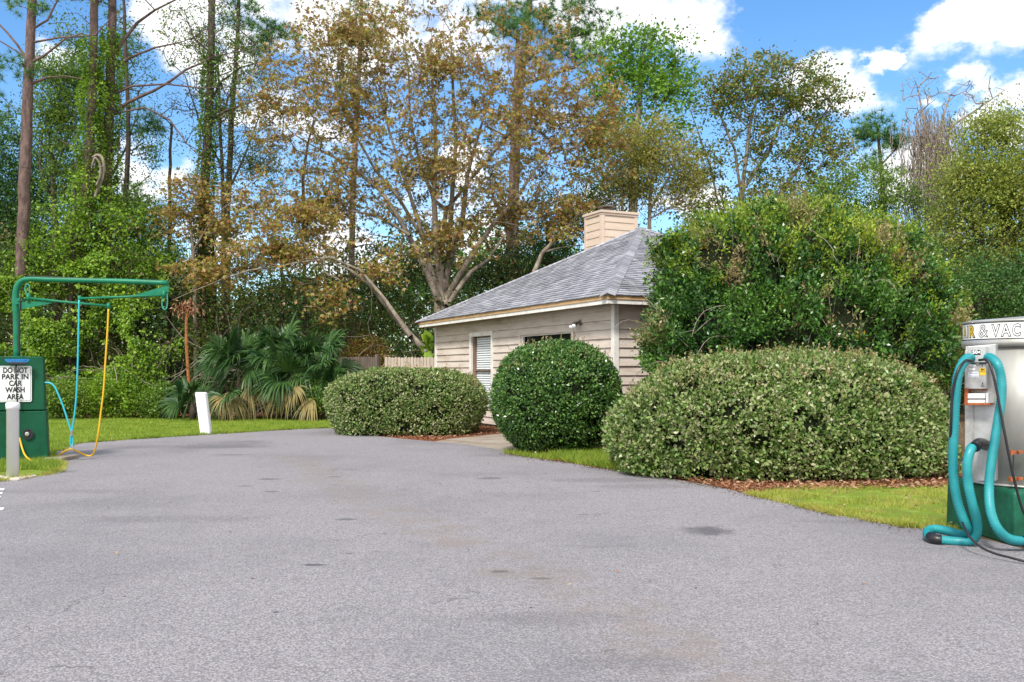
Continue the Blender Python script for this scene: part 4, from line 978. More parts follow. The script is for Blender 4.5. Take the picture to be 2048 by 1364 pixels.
# sparse bronze-green tree group behind the tall shrub
Y = 39
tree('sparse_tree', 'airy many-stemmed tree with bronze green leaves over the tall shrub', 'tree', gbase(1500, Y),
     [gt([(1480,0),(1482,420),(1490,330),(1500,250),(1520,170),(1540,110)], [0.109,0.095,0.082,0.068,0.048,0.020], Y), tt([(1484,400),(1470,300),(1440,230),(1410,170)], [0.068,0.054,0.041,0.020], Y), tt([(1486,380),(1540,300),(1570,220),(1590,130)], [0.082,0.068,0.048,0.020], Y),
      tt([(1540,420),(1600,330),(1640,240),(1680,180)], [0.075,0.061,0.041,0.020], Y), tt([(1440,420),(1420,330),(1395,260),(1370,190)], [0.048,0.041,0.027,0.014], Y), tt([(1600,420),(1620,360),(1660,300)], [0.054,0.041,0.020], Y), tt([(1500,260),(1460,220),(1440,150)], [0.034,0.027,0.014], Y)],
     [(*pxe(1540,170,Y,130,70), 2.2), (*pxe(1450,200,Y,70,70), .9), (*pxe(1640,210,Y,80,70), 1.1), (*pxe(1560,300,Y,120,80), 1.4), (*pxe(1420,330,Y,60,70), .5), (*pxe(1660,320,Y,70,70), .8), (*pxe(1560,400,Y,160,50), 1.6), (*pxe(1400,400,Y,70,50), .6)], M['leaf_bronze'], M['bark_grey'], 640, 34, .15, .19, 14, droop=.2, shell=.15, W=.6)
tree('pine_tree', 'short pine with open tufts in the gap before the dead vine tower', 'tree', gbase(1760, 46), [gt([(1765,0),(1768,420),(1762,330),(1755,260)], [.16,.13,.10,.05], 46), tt([(1762,330),(1790,300),(1800,270)], [.06,.04,.02], 46)],
     [(*pxe(1752,255,46,32,30), 1), (*pxe(1800,280,46,25,16), .6), (*pxe(1765,330,46,50,40), .8), (*pxe(1735,260,46,22,22),.5)], M['leaf_pine'], M['bark_dark'], 46, 34, .36, .3, 15, pine=True, W=.024)
tree('oak_tree', 'dark green bushy tree just above the tall shrub top', 'tree', gbase(1720, 34), [gt([(1720,0),(1720,480),(1715,400)], [.16,.13,.08], 34)],
     [(*pxe(1720,390,34,85,75), 1.6), (*pxe(1800,440,34,80,80), 1.3), (*pxe(1660,400,34,50,50), .6), (*pxe(1860,520,34,60,70), .7)], M['leaf_mid'], M['bark_dark'], 230, 60, .11, .28, 16)
# dead tree wrapped in tan vines
Y = 35
root_d, _, A_d = tree('dead_tree', 'dead grey tree draped with hanging tan vines', 'tree', gbase(1868, Y), [gt([(1872,0),(1870,460),(1862,340),(1850,250),(1838,190)], [.22,.19,.14,.08,.03], Y), tt([(1866,400),(1890,300),(1905,250),(1960,215),(2010,180)], [.09,.07,.05,.03,.015], Y), tt([(1864,350),(1880,260),(1900,190),(1940,160)], [.06,.05,.03,.012], Y), tt([(1870,420),(1835,330),(1815,250)], [.06,.04,.02], Y)],
     [(*pxe(1865,290,Y,60,100), 2), (*pxe(1850,185,Y,55,50), .7), (*pxe(1940,190,Y,60,45), .5)], M['leaf_olive'], M['bark_tan'], 210, 3, .08, .2, 17, shell=.05, tip=.011)
S = []; rng = np.random.default_rng(5)
for _ in range(560):
    px = rng.normal(1866, 32); py = rng.uniform(215, 400); p = np.array(at(px, py, Y+rng.normal(0,.5))); m = 9; L = rng.uniform(.8, 3.2)
    q = np.c_[p[0]+np.cumsum(rng.normal(0,.06,m)), p[1]+np.cumsum(rng.normal(0,.04,m)), p[2]-np.linspace(0, L, m)]; S.append(seg_tubes(q[:-1], q[1:], np.full(m-1,.014), np.full(m-1,.012), 3))
link('dead_vines', np_mesh('dead_vines', *merge(S)), M['bark_tan'], root_d)
# broad olive tree at the right
Y = 29
tree('oak_tree', 'broad dense olive green oak rising behind the vacuum machine', 'tree', gbase(2010, Y), [gt([(2010,0),(2005,600),(2010,480),(2015,330)], [.34,.30,.24,.12], Y), tt([(2006,560),(1960,480),(1920,380)], [.14,.10,.05], Y), tt([(2010,500),(2080,400),(2110,280)], [.16,.1,.05], Y)],
     [(*pxe(2010,330,Y,110,110), 2), (*pxe(1990,470,Y,130,120), 2.2), (*pxe(2090,400,Y,140,170), 2.5), (*pxe(1955,380,Y,75,90), 1), (*pxe(2010,590,Y,110,70), 1.2), (*pxe(2160,540,Y,120,120), 1), (*pxe(1985,250,Y,60,35),.35)], M['leaf_oak'], M['bark_dark'], 760, 100, .10, .32, 18, W=.5, shell=.4)
tree('oak_tree', 'dark green oak between the tall shrub and the vacuum machine', 'tree', gbase(1960, 26), [gt([(1965,0),(1960,640),(1955,560)], [.18,.14,.08], 26)],
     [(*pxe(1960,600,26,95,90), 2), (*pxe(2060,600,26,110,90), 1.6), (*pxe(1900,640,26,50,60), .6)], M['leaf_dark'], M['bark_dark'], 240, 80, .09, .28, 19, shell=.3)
# dark trees behind the house
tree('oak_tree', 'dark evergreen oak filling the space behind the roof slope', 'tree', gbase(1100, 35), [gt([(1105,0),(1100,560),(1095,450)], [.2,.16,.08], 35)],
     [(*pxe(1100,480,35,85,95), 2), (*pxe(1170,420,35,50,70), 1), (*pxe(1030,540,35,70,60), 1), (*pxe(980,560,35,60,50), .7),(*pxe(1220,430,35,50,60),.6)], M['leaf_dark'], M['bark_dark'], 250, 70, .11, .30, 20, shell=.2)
# left-hand masses
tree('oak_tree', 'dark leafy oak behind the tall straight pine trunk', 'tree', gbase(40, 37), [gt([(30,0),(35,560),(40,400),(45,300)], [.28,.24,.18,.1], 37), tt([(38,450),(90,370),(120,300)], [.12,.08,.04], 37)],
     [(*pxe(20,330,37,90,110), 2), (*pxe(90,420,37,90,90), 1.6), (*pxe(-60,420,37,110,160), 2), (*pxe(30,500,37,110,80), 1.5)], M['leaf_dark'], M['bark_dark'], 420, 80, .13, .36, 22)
tree('broadleaf_tree', 'olive green tree with airy leaves between the pine trunk and the twin pines', 'tree', gbase(120, 35), [gt([(115,0),(112,520),(108,380),(100,260)], [.16,.14,.1,.05], 35), tt([(112,420),(80,330),(85,250)], [.07,.05,.03], 35), tt([(110,350),(140,260),(150,200)], [.06,.04,.02], 35)],
     [(*pxe(115,230,35,60,90), 1.6), (*pxe(150,160,35,50,50), .6), (*pxe(150,340,35,70,80), 1), (*pxe(95,140,35,40,40),.4)], M['leaf_mid'], M['bark_dark'], 420, 34, .12, .24, 23, shell=.0, zpen=.7)
tree('broadleaf_tree', 'light green bushy tree low between the twin pines and the bare sapling', 'tree', gbase(280, 34), [gt([(280,0),(278,540),(275,450)], [.12,.10,.05], 34)],
     [(*pxe(280,440,34,60,55), 1.4), (*pxe(230,500,34,80,60), 1), (*pxe(320,520,34,60,50), 1), (*pxe(90,470,34,80,70),.6)], M['leaf_mid'], M['bark_dark'], 190, 60, .12, .28, 24)
tree('pine_tree', 'yellow green young pine peeping over the vines beside the bare sapling', 'tree', gbase(285, 42), [gt([(285,0),(285,480),(288,420)], [.12,.08,.04], 42)],
     [(*pxe(285,415,42,45,35), 1), (*pxe(305,450,42,35,30), .8), (*pxe(260,400,42,30,30),.5)], M['leaf_bright'], M['bark_dark'], 40, 34, .3, .28, 25, pine=True, W=.02)
tree('broadleaf_tree', 'green leafy sapling clump under the low maple sprays', 'tree', gbase(440, 34), [gt([(430,0),(430,560),(425,470)], [.10,.08,.04], 34), gt([(560,0),(565,560),(560,500)],[.1,.07,.04],34.5)],
     [(*pxe(430,500,34,60,60), 1), (*pxe(350,560,34,60,50), .8), (*pxe(560,540,34,110,60), 1.2), (*pxe(720,530,34,100,60), 1), (*pxe(800,600,34,60,60), .7)], M['leaf_mid'], M['bark_dark'], 260, 34, .12, .3, 26)
tree('broadleaf_tree', 'olive and rust sapling with sparse leaves over the vine thicket', 'tree', gbase(385, 32), [gt([(392,0),(390,560),(380,440),(370,400)], [.08,.07,.05,.02], 32), tt([(388,500),(430,430),(480,390)], [.05,.03,.015], 32)],
     [(*pxe(375,400,32,50,50), 1), (*pxe(450,420,32,70,60), 1.2), (*pxe(340,450,32,40,40), .4)], M['leaf_maple'], M['bark_grey'], 90, 40, .13, .22, 27, three=True, droop=.5)

tree('broadleaf_tree', 'airy light green tree filling the gap behind the twin vined pines', 'tree', gbase(210, 38), [gt([(205,0),(205,520),(208,360),(215,220)], [.14,.12,.09,.04], 38), tt([(206,420),(170,330),(150,230)], [.06,.04,.02], 38), tt([(207,380),(250,300),(280,210)], [.06,.04,.02], 38)],
     [(*pxe(200,250,38,90,170), 2), (*pxe(150,120,38,60,90), .8), (*pxe(250,120,38,60,100), .8), (*pxe(300,300,38,50,80), .5)], M['leaf_mid'], M['bark_dark'], 520, 20, .11, .22, 28, shell=.0, zpen=.7, bend=.08, tip=.009)
tree('broadleaf_tree', 'twiggy tree with scattered small leaves around the dark vine-wrapped pine', 'tree', gbase(450, 36), [gt([(445,0),(448,500),(446,380),(440,250),(436,120)], [.12,.10,.08,.06,.03], 36), tt([(447,400),(490,310),(520,230)], [.06,.04,.02], 36), tt([(446,340),(400,250),(370,150)], [.05,.04,.02], 36)],
     [(*pxe(450,230,36,110,170), 2), (*pxe(400,80,36,100,90), 1), (*pxe(520,330,36,70,80), .8), (*pxe(520,130,36,60,80), .5)], M['leaf_bronze'], M['bark_dark'], 620, 16, .11, .15, 29, shell=.0, zpen=.7, bend=.09, tip=.009)
tree('broadleaf_tree', 'bright leafed vine-covered sapling directly over the green boom', 'tree', gbase(150, 31.5), [gt([(140,0),(142,600),(148,480),(150,380)], [.10,.08,.06,.03], 31.5)],
     [(*pxe(150,460,31.5,60,110), 1.5), (*pxe(90,520,31.5,70,70), 1), (*pxe(230,470,31.5,60,100), 1.2), (*pxe(290,540,31.5,60,60), .8), (*pxe(30,560,31.5,60,60), .6)], M['leaf_vine'], M['bark_dark'], 330, 24, .115, .17, 30, shell=.1, droop=.4, W=.75)
# ------------------------------------------------------------------ undergrowth masses
def mass(name, label, xs, Y0, Y1, ztop, n, ls, m, seed, z0=.0, W=.55, kind='stuff', thin=.0, clumps=900, csp=.38, cat='undergrowth'):
    """clumped leaves through a belt; ztop(x) gives its height"""
    rng = np.random.default_rng(seed)
    cx = rng.uniform(xs[0], xs[1], clumps); cy = rng.uniform(Y0, Y1, clumps); cz = z0+(ztop(cx, cy)-z0)*rng.random(clumps)**.85
    C = np.c_[cx, cy, cz]; idx = rng.integers(0, clumps, n); P = C[idx]+rng.normal(0, csp, (n, 3))*[1, 1, .7]; P[:,2] = np.abs(P[:,2])+.02
    D = unit(rng.normal(0, 1, (n, 3))+[0, -.2, .05]); V, F = leaves(P, D, ls*rng.uniform(.6, 1.3, n), W, rng=rng)
    o = link(name, np_mesh(name, V, F), m); tag(o, label, cat, kind=kind); return o
hp = lambda xp, zp: (lambda x, y: np.interp(x/y*FPX+CX, xp, zp))
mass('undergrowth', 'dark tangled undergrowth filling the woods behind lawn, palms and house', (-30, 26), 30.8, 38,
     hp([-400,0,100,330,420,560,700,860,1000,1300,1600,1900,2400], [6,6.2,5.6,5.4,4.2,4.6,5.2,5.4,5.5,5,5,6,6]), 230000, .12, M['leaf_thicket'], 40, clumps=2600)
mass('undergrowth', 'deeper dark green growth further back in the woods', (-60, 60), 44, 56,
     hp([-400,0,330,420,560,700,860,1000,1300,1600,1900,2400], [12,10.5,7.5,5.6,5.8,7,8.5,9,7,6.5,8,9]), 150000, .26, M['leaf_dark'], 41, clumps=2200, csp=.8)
mass('undergrowth', 'green tree mass furthest back in the woods', (-90, 90), 64, 80,
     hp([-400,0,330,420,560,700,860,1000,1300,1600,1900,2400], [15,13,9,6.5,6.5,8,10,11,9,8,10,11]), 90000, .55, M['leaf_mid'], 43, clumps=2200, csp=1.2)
# twigs in the thicket
rng = np.random.default_rng(8); S = []
for _ in range(420):
    x = rng.uniform(-20, 3); y = rng.uniform(30.2, 33); h = rng.uniform(1.5, 4.5); m = 10; d = unit(rng.normal(0,1,(1,3))+[0,0,1.2])[0]; p = np.array([x, y, rng.uniform(0,1.5)]); q = [p]
    for k in range(m-1): d = d+rng.normal(0,.22,3)-[0,0,.08]; d /= np.linalg.norm(d); q.append(q[-1]+d*h/m)
    q = np.array(q); S.append(seg_tubes(q[:-1], q[1:], np.full(m-1,.014), np.full(m-1,.011), 4))
o = link('dead_twigs', np_mesh('dead_twigs', *merge(S)), M['bark_tan']); tag(o, 'tangle of bare brown twigs along the face of the thicket', 'twigs', kind='stuff')
# curtain of vines over the woods edge on the left
def vine_bank():
    rng = np.random.default_rng(50); n = 115000
    px = rng.uniform(-260, 360, n); X = (px-CX)/FPX*30.3
    top = np.interp(px, [-300,0,60,150,200,260,330,370], [5,4.6,4.6,5.2,5.4,5.0,4.4,2.6])
    z = top*rng.random(n)**.9; bulge = .55*np.sin(X*1.7)*np.cos(z*1.3)+.35*np.sin(X*3.9+z*2)
    Yd = 30.3-bulge*.8+.35*(z/4)+np.abs(rng.normal(0, .28, n))
    g = np.sin(X*2.1+z*1.1)+np.sin(z*2.7-X*1.3)+.7*np.sin(X*5.3+1)*np.sin(z*4.9)
    fade = np.interp(px, [-300,100,200,280,340], [1,1,.9,.5,.12])*np.interp(z, [0,.2,2.2,2.6], [1,1,1,.85])
    g += .9*np.sin(X*9.1+z*7.3)*np.sin(z*8.7-X*4.1); keep = (g > .12+rng.normal(0,.35,n)) & (rng.random(n) < fade)
    P = np.c_[X, Yd, z+.05][keep]; k = len(P)
    D = unit(rng.normal(0, .55, (k, 3))+[0, -.6, -.45]); V, F = leaves(P, D, .105*rng.uniform(.6, 1.3, k), .8, rng=rng, UP=np.array([0,-1.6,1.0]))
    o = link('vine_curtain', np_mesh('vine_curtain', V, F), M['leaf_vine']); tag(o, 'curtain of bright green climbing vines on the woods behind the wash boom', 'vines', kind='stuff')
vine_bank()
def bushy(name, label, px, Y, rx, rz, m, n, ls, seed, zc=.5):
    rng = np.random.default_rng(seed); b = gbase(px, Y); root = thing(name, label, 'shrub', b)
    s = Y/FPX; c = np.array([b[0], b[1], zc]); A = ell_pts(rng, c, (rx*s, rx*s*.8, rz*s), 90, .2); A = A[A[:,2] > .08]
    P, par, rad = skeleton([([b, (b[0], b[1], max(.25, zc*.6))], [.04, .03])], A, rng, seg=.25, tip=.004)
    link('stems', np_mesh('stems', *skel_mesh(P, par, rad, 5)), M['bark_dark'], root)
    idx = rng.integers(0, len(A), n); C = A[idx]+rng.normal(0, .13, (n, 3)); C[:,2] = np.abs(C[:,2])
    V, F = leaves(C, unit(rng.normal(0,1,(n,3))+[0,-.3,.4]), ls*rng.uniform(.6,1.3,n), .55, rng=rng); link('foliage', np_mesh('foliage', V, F), m, root)
bushy('leafy_shrub', 'bright green low bush at the lawn edge behind the hanging hoses', 235, 29.0, 62, 52, M['leaf_vine'], 6000, .09, 60, .75)
bushy('leafy_shrub', 'mid green low bush under the rust coloured dead stem', 320, 28.9, 45, 36, M['leaf_mid'], 5000, .08, 61, .5)
bushy('leafy_shrub', 'broad bright green bush right behind the wash cabinet', 130, 28.6, 60, 46, M['leaf_mid'], 6500, .09, 66, .6)
bushy('leafy_shrub', 'orange tinged shrub above the dark fence', 735, 31, 50, 45, M['leaf_maple_red'], 5000, .08, 62, 2.0)
bushy('leafy_shrub', 'small green bush between the yellow palm fronds and the low hedge', 655, 28.0, 40, 34, M['leaf_mid'], 4500, .08, 63, .7)
# big heart leaves climbing at the house corner
rng = np.random.default_rng(70); root = thing('pothos_vine', 'climbing plant with large yellow green leaves at the house corner', 'plant', gbase(868, 28.9))
C = np.array([at(rng.uniform(846, 892), rng.uniform(662, 716), 28.9+rng.normal(0,.15)) for _ in range(46)])
V, F = leaves(C, unit(rng.normal(0,.5,C.shape)+[0,-.3,-.9]), .34*rng.uniform(.7,1.2,len(C)), .75, .3, rng=rng, UP=np.array([0,-1.8,.8])); link('leaf_blades', np_mesh('leaf_blades', V, F), M['leaf_vine'], root)
q = np.array([at(868, 760, 29.1), at(862, 715, 29.0), at(870, 690, 28.95), at(866, 664, 28.95)]); q[0][2] = 0; V, F = seg_tubes(q[:-1], q[1:], np.full(3,.03), np.full(3,.02)); link('stem', np_mesh('stem', V, F), M['bark_dark'], root)
# rust-coloured dead stem
mb = MB(); mb.tube(smoothpath([Vector(gbase(382,29)), at(379,780,29), at(374,700,29), at(373,650,29), at(375,618,29)], 5), [.065-.0010*i for i in range(21)], 9)
root = thing('dead_sapling', 'thin rust coloured dead trunk standing beside the palms', 'tree', gbase(382,29)); mb.build('trunk', M['bark_rust'], root, smooth=True)
rng = np.random.default_rng(71); C = np.array([at(rng.normal(372,14), rng.normal(615,10), 29) for _ in range(220)]); V, F = leaves(C, unit(rng.normal(0,.6,C.shape)+[0,0,-1]), .16, .3, rng=rng); link('dead_leaves', np_mesh('dead_leaves', V, F), M['deadleaf'], root)

# ------------------------------------------------------------------ palms
def fan_leaf(P, ax, nrm_, R_, rng, droop=.35, nseg=34, arc=2.9):
    """P hub, ax axis, nrm_ leaf normal; narrow folded segments that droop at the tips"""
    ax = ax/np.linalg.norm(ax); nrm_ = nrm_-ax*nrm_.dot(ax); nrm_ /= np.linalg.norm(nrm_); sd = np.cross(nrm_, ax); V = []; F = []
    for i in range(nseg):
        a = (i/(nseg-1)-.5)*arc+rng.normal(0,.03); d = ax*math.cos(a)+sd*math.sin(a); s = np.cross(nrm_, d)
        L = R_*(.66+.34*math.cos(a*.7))*rng.uniform(.8,1.08); w = R_*.021; k = 6; dr = droop*rng.uniform(.5, 1.5); tw = rng.normal(0, .25)
        b = len(V)
        for j in range(k+1):
            t = j/k; p = P+d*L*t*(1-.12*dr*t*t)+nrm_*(.12*L*math.sin(t*1.6))+s*tw*.1*L*t*t; p[2] -= dr*L*t**2.8*(1+.35*abs(a))
            ww = w*(.45+1.3*t/.4) if t < .4 else w*1.75*(1-t)/.6+.0015; h = nrm_*ww*.5*(1 if i%2 else -1)
            V += [p-s*ww+h, p+s*ww-h]
        for j in range(k): F.append((b+2*j, b+2*j+1, b+2*j+3, b+2*j+2))
    return np.array(V), np.array(F)
def palm(label, px, Y, zc, n, R_, seed, dead=3, spread=1.0, dsize=.8):
    rng = np.random.default_rng(seed); b = np.array(gbase(px, Y)); hub = b+[0,0,zc]; root = thing('fan_palm', label, 'palm', tuple(b))
    mb = MB(); mb.tube([b, b+(hub-b)*.5+[.03,0,0], hub], [.10,.10,.06], 10); mb.build('trunk', M['bark_dark'], root, smooth=True)
    for i in range(n+dead):
        isd = i >= n; az = rng.uniform(-.2, np.pi+.2)+(np.pi if i%4 else 0); el = rng.uniform(-.45, 1.3) if not isd else rng.uniform(-.75, -.2)
        d = np.array([math.cos(az)*math.cos(el), math.sin(az)*math.cos(el), math.sin(el)]); pl = rng.uniform(.4, .85)*spread; tip = hub+d*pl+[0,0,-.08]
        nr = np.array([-math.cos(az)*math.sin(el), -math.sin(az)*math.sin(el), math.cos(el)])*.6+rng.normal(0,.3,3)+[0,-.75,.1]
        V, F = fan_leaf(tip, d+rng.normal(0,.15,3)-[0,0,.1 if not isd else .35], nr, R_*rng.uniform(.8,1.1)*(dsize if isd else 1), rng, rng.uniform(.2,.45) if not isd else rng.uniform(.4,.8), 34 if not isd else 22, 2.9 if not isd else 2.2)
        V2, F2 = seg_tubes(np.array([hub]), np.array([tip]), np.array([.02]), np.array([.012]), 5)
        V, F = merge([(V, F), (V2, F2)])
        link('frond', np_mesh('frond', V, F), M['leaf_palm_dead'] if isd else M['leaf_palm'], root)
palm('fan palm with broad dark fronds nearest the leaning white post', 478, 28.6, 1.6, 17, 1.0, 80, 1)
palm('tallest fan palm in the middle of the palm clump', 560, 28.9, 1.9, 18, 1.05, 81, 1)
palm('fan palm with fronds in front of the dark fence', 632, 28.6, 1.7, 17, 1.0, 82, 1)
palm('low palm with dried tan fronds spread by the lawn', 455, 27.9, .85, 5, .75, 83, 3, .45)
palm('low palm with yellow drooping fronds under the tallest palm', 578, 28.1, 1.3, 8, .95, 84, 3, .6)
palm('small green palm tuft behind the leaning white post', 385, 28.5, .55, 7, .85, 85, 0, .7)
palm('low palm half hidden by the end of the low hedge', 650, 28.0, .9, 8, .9, 86, 2, .7)

# ------------------------------------------------------------------ text helper
def text_mesh(txt, size, offset=0, extrude=0, align='CENTER', bold=0):
    c = bpy.data.curves.new('txt', 'FONT'); c.body = txt; c.size = size; c.align_x = align; c.align_y = 'CENTER'; c.extrude = extrude; c.offset = offset; c.resolution_u = 4
    o = bpy.data.objects.new('txt', c); COL.objects.link(o); bpy.context.view_layer.update()
    me = bpy.data.meshes.new_from_object(o.evaluated_get(bpy.context.evaluated_depsgraph_get()))
    bpy.data.objects.remove(o); bpy.data.curves.remove(c); return me
def place_text(me, O, X, Zup, off, sx=1):
    X = Vector(X).normalized(); Zup = Vector(Zup).normalized(); n = X.cross(Zup)
    for v in me.vertices: v.co = Vector(O)+X*v.co.x*sx+Zup*v.co.y+n*(off+v.co.z)
    me.update(); return me

# ------------------------------------------------------------------ wash station
YW = 15.3
wash = thing('wash_station', 'dark green self-service wash cabinet with a tall green hose boom', 'wash station', gbase(40, YW))
xr0 = at(97, 920, YW).x; xr1 = at(92, 820, YW).x; xr2 = at(86, 713, YW).x; xl = at(-120, 900, YW).x
zs_ = at(0, 820, YW).z; zt = at(0, 713, YW).z
def taper(mb, x0, x1, x0t, x1t, y0, y1, y0t, y1t, z0, z1):
    vs = [(x0,y0,z0),(x1,y0,z0),(x1,y1,z0),(x0,y1,z0),(x0t,y0t,z1),(x1t,y0t,z1),(x1t,y1t,z1),(x0t,y1t,z1)]
    mb.add(vs, [(0,3,2,1),(4,5,6,7),(0,1,5,4),(1,2,6,5),(2,3,7,6),(3,0,4,7)])
mb = MB(); taper(mb, xl, xr0, xl+.04, xr1, YW, YW+1.0, YW+.04, YW+.98, .0, zs_-.012); mb.build('lower_cabinet', M['green_paint'], wash, bevel=.015)
mb = MB(); taper(mb, xl+.06, xr1-.02, xl+.1, xr2, YW+.03, YW+.96, YW+.09, YW+.93, zs_, zt); mb.build('upper_cabinet', M['green_paint'], wash, bevel=.015)
# round port
pc = at(55, 867, YW-.004); mb = MB(); mb.lathe(pc, [(.088,0),(.088,.012),(.066,.012),(.062,-.03)], 24, (0,-1,0)); port = mb.build('port', M['black_plastic'], wash, smooth=False)
mb = MB(); mb.lathe(pc+Vector((-.015,-.006,0)), [(.036,0),(.036,.02),(.02,.025)], 16, (0,-1,0)); mb.build('nozzle', M['steel_dull'], port)
# boom
YB = YW+.45
bp_ = [(34,716),(33,640),(31,605),(33,578),(42,563),(58,558),(100,559),(180,561),(260,563),(336,566)]
bpw = [at(x, y, YB) for x, y in bp_]; mb = MB(); mb.tube(smoothpath(bpw, 5), [.054]*14+[.054-.0013*k for k in range(8)]+[.044]*24, 16); mb.build('boom', M['green_boom'], wash, smooth=True)
mb = MB(); mb.lathe(at(34, 713, YB)-Vector((0,0,.02)), [(.10,0),(.10,.03)], 20); mb.build('post_flange', M['green_boom'], wash)
def plate(pts, Y, t=.012): 
    mb = MB(); k = len(pts); a = [at(x, y, Y) for x, y in pts]; b = [p+Vector((0,t,0)) for p in a]
    mb.add(a+b, [tuple(range(k)), tuple(range(2*k-1, k-1, -1))]+[(i, i+k, (i+1)%k+k, (i+1)%k) for i in range(k)]); return mb
plate([(38,605),(60,603),(95,601),(105,606),(38,619)], YB-.05).build('gusset', M['green_boom'], wash)
plate([(268,590),(334,571),(338,572),(336,588),(310,591)], YB-.01).build('gusset', M['green_boom'], wash)
mb = MB(); mb.tube([at(56,596,YB-.06), at(120,603,YB-.06), at(217,612,YB-.06)], .022, 10); mb.lathe(at(217,612,YB-.06), [(.03,-.05),(.03,.05)], 12); mb.lathe(at(57,595,YB-.06), [(.035,-.06),(.035,.06)], 12); mb.build('swing_arm', M['green_boom'], wash, smooth=True)
mb = MB(); mb.tube([at(327,590,YB-.05), at(240,594,YB-.05), at(158,597,YB-.05)], .02, 10); mb.lathe(at(159,597,YB-.05), [(.028,-.05),(.028,.05)], 12); mb.lathe(at(328,588,YB-.05), [(.03,-.07),(.03,.06)], 12); mb.build('swing_arm', M['green_boom'], wash, smooth=True)
mb = MB(); mb.tube([at(37,599,YB), at(37,609,YB)], .058, 16); mb.frame_box(at(32,602,YB-.06), (.1,0,0), (0,.12,0), (0,0,.05)); mb.build('clamp', M['green_boom'], wash)
def hose(name, pts, r, m, Y=None, parent=wash):
    mb = MB(); P = [at(p[0], p[1], p[2] if len(p) > 2 else Y) for p in pts]; mb.tube(smoothpath(P, 8), r, 10); return mb.build(name, m, parent, smooth=True)
hose('hose', [(54,592),(50,578),(53,569),(58,570),(59,582),(57,592)], .010, M['hose_green'], YB-.06)
hose('hose', [(326,592),(324,605),(325,615),(330,619),(334,614),(335,600),(334,588)], .010, M['hose_green'], YB-.05)
hose('hose', [(45,575),(42,590),(40,620),(38,660),(38,712)], .010, M['black_rubber'], YB-.06)
hose('hose', [(50,555),(60,552.5),(120,555),(200,558),(300,561),(335,563)], .010, M['black_rubber'], YB-.02)
hose('hose', [(158,600),(157,660),(155,740),(152,800),(146,850),(142,872),(141,885),(144,896),(146,888),(143,865),(135,840),(126,812),(115,785),(108,772),(100,766),(90,765)], .0145, M['hose_cyan'], 15.35)
hose('hose', [(217,618),(215,660),(211,720),(207,780),(201,830),(196,870),(190,900,15.5),(183,911,15.6),(170,910,15.6),(155,903,15.5),(143,898,15.4),(132,901,15.5),(120,909,15.6),(106,919,15.5)], .0145, M['hose_yellow'], 15.4)
hose('hose', [(37,853,15.26),(37,862,15.2),(39,875,15.15),(44,895,15.1),(50,910,15.0),(60,920,14.9),(72,926,14.9)], .0145, M['hose_yellow'])
for a_, b_ in ((at(37,845,15.27), at(37,856,15.25)), (at(144,890,15.32), at(146,898,15.32)), (at(144,860,15.33), at(143,872,15.33))):
    mb = MB(); mb.tube([a_, b_], .019, 8); mb.build('coupling', M['steel_dull'], wash)
# sign on the upper cabinet
SY = YW+.02
sx0, sx1, sz0, sz1 = at(-3,0,SY).x, at(64,0,SY).x, at(0,803,SY).z, at(0,732,SY).z
def rrect(x0, x1, z0, z1, r, n=6):
    P = []
    for cx_, cz_, a0 in ((x1-r,z1-r,0),(x0+r,z1-r,90),(x0+r,z0+r,180),(x1-r,z0+r,270)):
        for i in range(n+1): a = R(a0+90*i/n); P.append((cx_+r*math.cos(a), cz_+r*math.sin(a)))
    return P
def slab(poly, y, t, m, name, parent):
    mb = MB(); k = len(poly); a = [(x, y, z) for x, z in poly]; b = [(x, y+t, z) for x, z in poly]
    mb.add(a+b, [tuple(range(k)), tuple(range(2*k-1, k-1, -1))]+[(i, i+k, (i+1)%k+k, (i+1)%k) for i in range(k)])
    o = mb.build(name, m, parent); return o
sign = slab(rrect(sx0, sx1, sz0, sz1, .03), SY, .006, M['sign_white'], 'sign', wash)
mb = MB(); po = rrect(sx0+.014, sx1-.014, sz0+.014, sz1-.014, .026); pi_ = rrect(sx0+.021, sx1-.021, sz0+.021, sz1-.021, .02); k = len(po)
mb.add([(x, SY-.0015, z) for x, z in po]+[(x, SY-.0015, z) for x, z in pi_], [(i, (i+1)%k, (i+1)%k+k, i+k) for i in range(k)]); mb.build('border', M['ink'], sign)
zl = [748, 761.5, 774, 786.5, 798.5]; hh = .098
for t, yy, wpx in zip(['DO NOT', 'PARK IN', 'CAR', 'WASH', 'AREA'], [740.5,753,766,779,792.5], [49,53,26,39,34]):
    me = text_mesh(t, hh*1.22, offset=.0035); xs = [v.co.x for v in me.vertices]; w = max(xs)-min(xs); ys = [v.co.y for v in me.vertices]; cy = (max(ys)+min(ys))/2
    for v in me.vertices: v.co.y -= cy
    tw = wpx/FPX*SY; place_text(me, at(31, yy, SY), (1,0,0), (0,0,1), .004, tw/w); link('lettering', me, M['ink'], sign)
